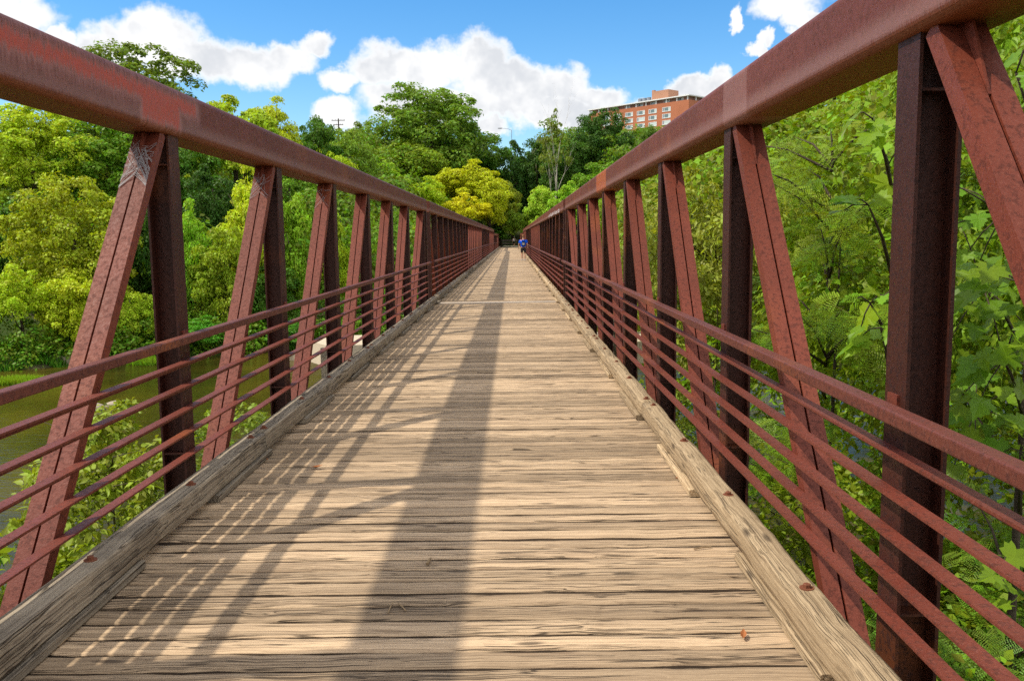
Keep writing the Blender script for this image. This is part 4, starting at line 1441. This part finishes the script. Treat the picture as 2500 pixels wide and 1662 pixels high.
def walker(label, loc, rz, top_m, short_m, sleeve, pose, scale=1.0):
    skin = plain('skin', (0.55, 0.30, 0.20), 0.6, 0.3, 0.06)
    hair = plain('hair', (0.24, 0.11, 0.05), 0.8, 0.2, 0.2)
    shoe = plain('shoe', (0.45, 0.45, 0.48), 0.7, 0.3, 0.2)
    root = link('person', None, None, loc, label, 'person')
    root.rotation_euler.z = rz
    root.scale = (scale,) * 3
    lf, rf = pose['feet']
    la, ra = pose['hands']
    V = [(0, 0, 0.95, .15, .11), (0, 0, 1.15, .13, .10), (0, 0, 1.36, .165, .11), (0, 0, 1.49, .06, .06), (0, 0.01, 1.60, .065, .075), (0, 0.015, 1.74, .075, .09)]
    E_ = [(0, 1), (1, 2), (2, 3), (3, 4), (4, 5)]
    for s, hnd in ((-1, la), (1, ra)):
        b0 = len(V)
        sh_, el_ = (s * 0.20, 0, 1.42), ((s * 0.24 + hnd[0]) / 2 + s * 0.03, hnd[1] / 2 - 0.03, 1.14)
        V += [(*sh_, .055, .055), (*el_, .042, .042), (hnd[0], hnd[1], hnd[2] + 0.10, .03, .03), (hnd[0], hnd[1] + 0.01, hnd[2], .022, .04), (hnd[0], hnd[1] + 0.03, hnd[2] - 0.08, .012, .03)]
        E_ += [(2, b0), (b0, b0 + 1), (b0 + 1, b0 + 2), (b0 + 2, b0 + 3), (b0 + 3, b0 + 4)]
    for s, ft in ((-1, lf), (1, rf)):
        b0 = len(V)
        kn = (s * 0.10, ft[0] * 0.55 + 0.05, 0.50)
        V += [(s * 0.10, 0, 0.86, .085, .09), (*kn, .055, .06), (s * 0.10, ft[0] * 0.9, 0.28, .05, .055), (s * 0.10, ft[0], 0.09 + ft[1], .035, .035)]
        E_ += [(0, b0), (b0, b0 + 1), (b0 + 1, b0 + 2), (b0 + 2, b0 + 3)]
    link('body', skin_mesh('body', V, E_, skin), root)
    # ears and nose are below a pixel here; hair cap
    b = MB()
    b.loft([[(r_ * 0.088 * math.cos(a), 0.010 + r_ * 0.103 * math.sin(a), z) for a in [6.283 * k / 12 for k in range(12)]] for r_, z in ((0.80, 1.66), (1.0, 1.70), (1.0, 1.76), (0.8, 1.81), (0.4, 1.84))])
    link('hair', b.mesh('hair', pose.get('cap', hair), True), root)
    # shirt
    T = [(0, 0, 0.90, .20, .155), (0, 0, 1.15, .205, .155), (0, 0, 1.36, .235, .165), (0, 0, 1.47, .12, .10)]
    TE = [(0, 1), (1, 2), (2, 3)]
    for s, hnd in ((-1, la), (1, ra)):
        if sleeve:
            b0 = len(T)
            T += [(s * 0.22, 0, 1.39, .095, .095), (s * 0.27, hnd[1] * 0.3 - 0.01, 1.20, .085, .085)]
            TE += [(2, b0), (b0, b0 + 1)]
    link('shirt', skin_mesh('shirt', T, TE, top_m), root)
    S = [(0, 0, 0.97, .17, .13), (0, 0, 0.88, .17, .13)]
    SE = [(0, 1)]
    for s, ft in ((-1, lf), (1, rf)):
        b0 = len(S)
        S += [(s * 0.105, 0.01, 0.80, .10, .105), (s * 0.11, ft[0] * 0.42 + 0.03, 0.56, .09, .095)]
        SE += [(1, b0), (b0, b0 + 1)]
    link('shorts', skin_mesh('shorts', S, SE, short_m), root)
    for s, ft in ((-1, lf), (1, rf)):
        zz = ft[1]
        b = MB()
        b.loft([[(s * 0.10 + xx * wx, yy + ft[0], zz + z_) for xx, z_ in ((-1, 0.0), (1, 0.0), (0.9, hh * 0.6), (0.4, hh), (-0.4, hh), (-0.9, hh * 0.6))] for yy, wx, hh in ((-0.09, 0.035, 0.09), (0.0, 0.042, 0.11), (0.10, 0.048, 0.07), (0.17, 0.035, 0.045))])
        link('shoe', b.mesh('shoe', shoe, True), root)
    return root


blue = plain('blue_cloth', (0.01, 0.11, 0.75), 0.9, 0.1, 0.15)
charcoal = plain('charcoal_cloth', (0.045, 0.042, 0.045), 0.9, 0.1, 0.15)
whitec = plain('white_cloth', (0.75, 0.70, 0.74), 0.9, 0.1, 0.05)
black = plain('black_cloth', (0.014, 0.014, 0.018), 0.9, 0.1, 0.15)
man = walker('man in a blue T-shirt and dark shorts walking away with a black backpack', (1.20, 62.6, 0.0), 0.0, blue, charcoal, True,
             {'feet': ((0.10, 0.0), (-0.08, 0.0)), 'hands': ((-0.33, 0.10, 0.88), (0.31, -0.02, 0.90))}, 1.0)
b = MB()
b.loft([[(x * wx, -0.145 - d_ * yy, z) for x, yy in ((-1, 0), (1, 0), (0.95, 0.8), (0.6, 1.0), (-0.6, 1.0), (-0.95, 0.8))] for z, wx, d_ in ((1.06, 0.10, 0.10), (1.10, 0.125, 0.14), (1.25, 0.12, 0.13), (1.36, 0.07, 0.07))])
for s in (-1, 1):
    b.tube([(s * 0.05, -0.15, 1.35), (s * 0.09, -0.10, 1.46), (s * 0.12, 0.0, 1.50), (s * 0.13, 0.12, 1.40)], [0.016] * 4, 4)
bag = link('backpack', b.mesh('backpack', black), None, (1.20, 62.6, 0.0), 'small black backpack with white print on the man in blue', 'backpack')
b = MB()
b.box(-0.085, -0.005, -0.300, -0.284, 1.165, 1.235).box(0.005, 0.085, -0.300, -0.284, 1.165, 1.235).box(-0.07, 0.07, -0.300, -0.284, 1.10, 1.13)
link('print', b.mesh('print', whitec), bag)
walker('person in a white sleeveless top and black shorts coming off the far end', (0.80, 152.5, 0.03), math.pi, whitec, black, False,
       {'feet': ((0.12, 0.0), (-0.1, 0.0)), 'hands': ((-0.46, 0.22, 1.0), (0.30, 0.05, 0.88)), 'cap': plain('cap', (0.7, 0.62, 0.5), 0.8, 0.2)}, 0.96)

# low timber barrier and bank behind the path
p = at(1250, 592, 173)
for k, (zz, hh) in enumerate(((0.35, 0.28), (0.95, 0.30))):
    o = MB().tube([(-8, 0, zz), (-3, 0.1, zz + 0.03), (3, -0.05, zz), (9, 0, zz + 0.05)], [hh / 2] * 4, 8).build('log', mpole, None, label=('lower' if k == 0 else 'upper') + ' dark log of the barrier behind the path', cat='log', group='logs of the barrier at the path')
    o.location = (0.5, 173.0, 0.0)

# ------------------------------------------------------------------ cobwebs in the braces of the left truss
mcw = plain('cobweb_silk', (0.34, 0.32, 0.32), 0.7, 0.3, 0.1)


def cobweb(k, dens, label, seed, L0=0.40):
    g = random.Random(seed)
    y0 = 3.018 + PN * (k - 1)
    dy = PN - 0.30
    H = CB - BOT
    L = math.hypot(H, dy)
    tt = Vector((0, dy / L, H / L))
    nn = Vector((0, -H / L, dy / L))
    o0 = Vector((-HP, y0 + 0.24, BOT)) + nn * 0.040

    def pt(u, s, h=0.0):                              # u across the brace 0..1, s metres below its top, h off the face
        return o0 + tt * (L - s) + Vector((-(0.004 + 0.158 * u), 0, 0)) + nn * h
    b = MB()

    def thread(a, c, w_=0.0011):
        d = (c - a)
        s = d.cross(nn)
        if s.length < 1e-6:
            return
        s = s.normalized() * w_
        b0 = len(b.v)
        m = (a + c) / 2 - nn * 0.004
        b.v += [tuple(a - s), tuple(a + s), tuple(m + s), tuple(c + s), tuple(c - s), tuple(m - s)]
        b.f += [(b0, b0 + 1, b0 + 2, b0 + 5), (b0 + 5, b0 + 2, b0 + 3, b0 + 4)]
    hub = pt(0.5, L0 * 0.78, 0.012)
    for i in range(dens):
        edge = g.choice((0.0, 1.0))
        a = pt(edge, g.uniform(0.10, L0) if g.random() < 0.6 else L0 * g.uniform(0.9, 1.15), 0.004)
        thread(a, hub + tt * g.uniform(-0.03, 0.14) + Vector((g.uniform(-0.035, 0.035), 0, 0)) + nn * g.uniform(0, 0.03), g.uniform(0.0007, 0.0017))
    for i in range(dens // 2):
        thread(pt(g.uniform(0.1, 0.9), g.uniform(0.12, L0), g.uniform(0.005, 0.05)), pt(g.uniform(0.1, 0.9), g.uniform(0.12, L0 * 1.05), g.uniform(0.005, 0.05)), 0.0008)
    for s_ in (-1, 1):                                # torn lower hem
        for i in range(dens // 8):
            thread(pt(0.5 + s_ * 0.5, L0 * 1.12 + g.uniform(-0.02, 0.02), 0.004), pt(0.5, L0 * 0.9 + g.uniform(-0.02, 0.02), 0.012), 0.0012)
    b.build('cobweb', mcw, None, label=label, cat='cobweb', group='cobwebs in the left truss')


cobweb(1, 42, 'large white cobweb at the top of the nearest left brace', 1)
cobweb(2, 12, 'white cobweb at the top of the second left brace', 2, 0.36)
cobweb(3, 7, 'white cobweb at the top of the third left brace', 3, 0.36)

# ------------------------------------------------------------------ litter on the deck
def deck_at(px, py, z=0.004):
    d = ray(px, py)
    return CAM + d * ((z - CAM[2]) / d[2])


mtwig = plain('dry_twig', (0.30, 0.21, 0.12), 0.9, 0.1, 0.3, 40.0)
mdry = plain('dry_leaf', (0.36, 0.13, 0.045), 0.8, 0.2, 0.3, 30.0)
for (x1, y1, x2, y2, r_, lab) in ((1043, 1376, 1051, 1362, 0.0075, 'short stub of twig lying in the middle of the deck'), (947, 1496, 959, 1470, 0.0028, 'left one of two pale straws leaning apart on the deck'),
                                  (972, 1472, 991, 1490, 0.0032, 'right one of two pale straws leaning apart on the deck'), (1694, 1339, 1736, 1334, 0.0045, 'thin twig lying beside the right kerb'),
                                  (142, 1576, 166, 1554, 0.006, 'splinter of wood beside the left kerb at the bottom')):
    a, c = deck_at(x1, y1, 0.008), deck_at(x2, y2, 0.009)
    MB().tube([a, (a + c) / 2 + np.array([0, 0, 0.003]), c], [r_, r_ * 1.1, r_ * 0.8], 6).build('twig', mtwig, None, label=lab, cat='twig', group='twigs on the deck')
for i, (px, py, s_, lab) in enumerate(((774, 1143, 0.045, 'curled reddish leaf on the deck near the left kerb'), (1815, 1553, 0.035, 'orange brown leaf on the deck near the right bolt'), (648, 1122, 0.03, 'tiny rust coloured leaf beside the left kerb'), (1655, 1170, 0.035, 'crumpled leaf against the right kerb'))):
    p = deck_at(px, py, 0.006)
    b = MB()
    b.v = [(x * s_, y * s_, (0.25 + z) * s_) for x, y, z in [(-1, 0, 0), (-0.5, -0.32, 0.12), (0.2, -0.36, 0.16), (1, 0, 0.3), (0.2, 0.36, 0.2), (-0.5, 0.32, 0.1), (-0.1, 0, -0.1)]]
    b.f = [(0, 1, 6), (1, 2, 6), (2, 3, 6), (3, 4, 6), (4, 5, 6), (5, 0, 6)]
    o = b.build('fallen_leaf', mdry, None, label=lab, cat='leaf', group='fallen leaves on the deck')
    o.location = tuple(p)
    o.rotation_euler.z = i * 1.3
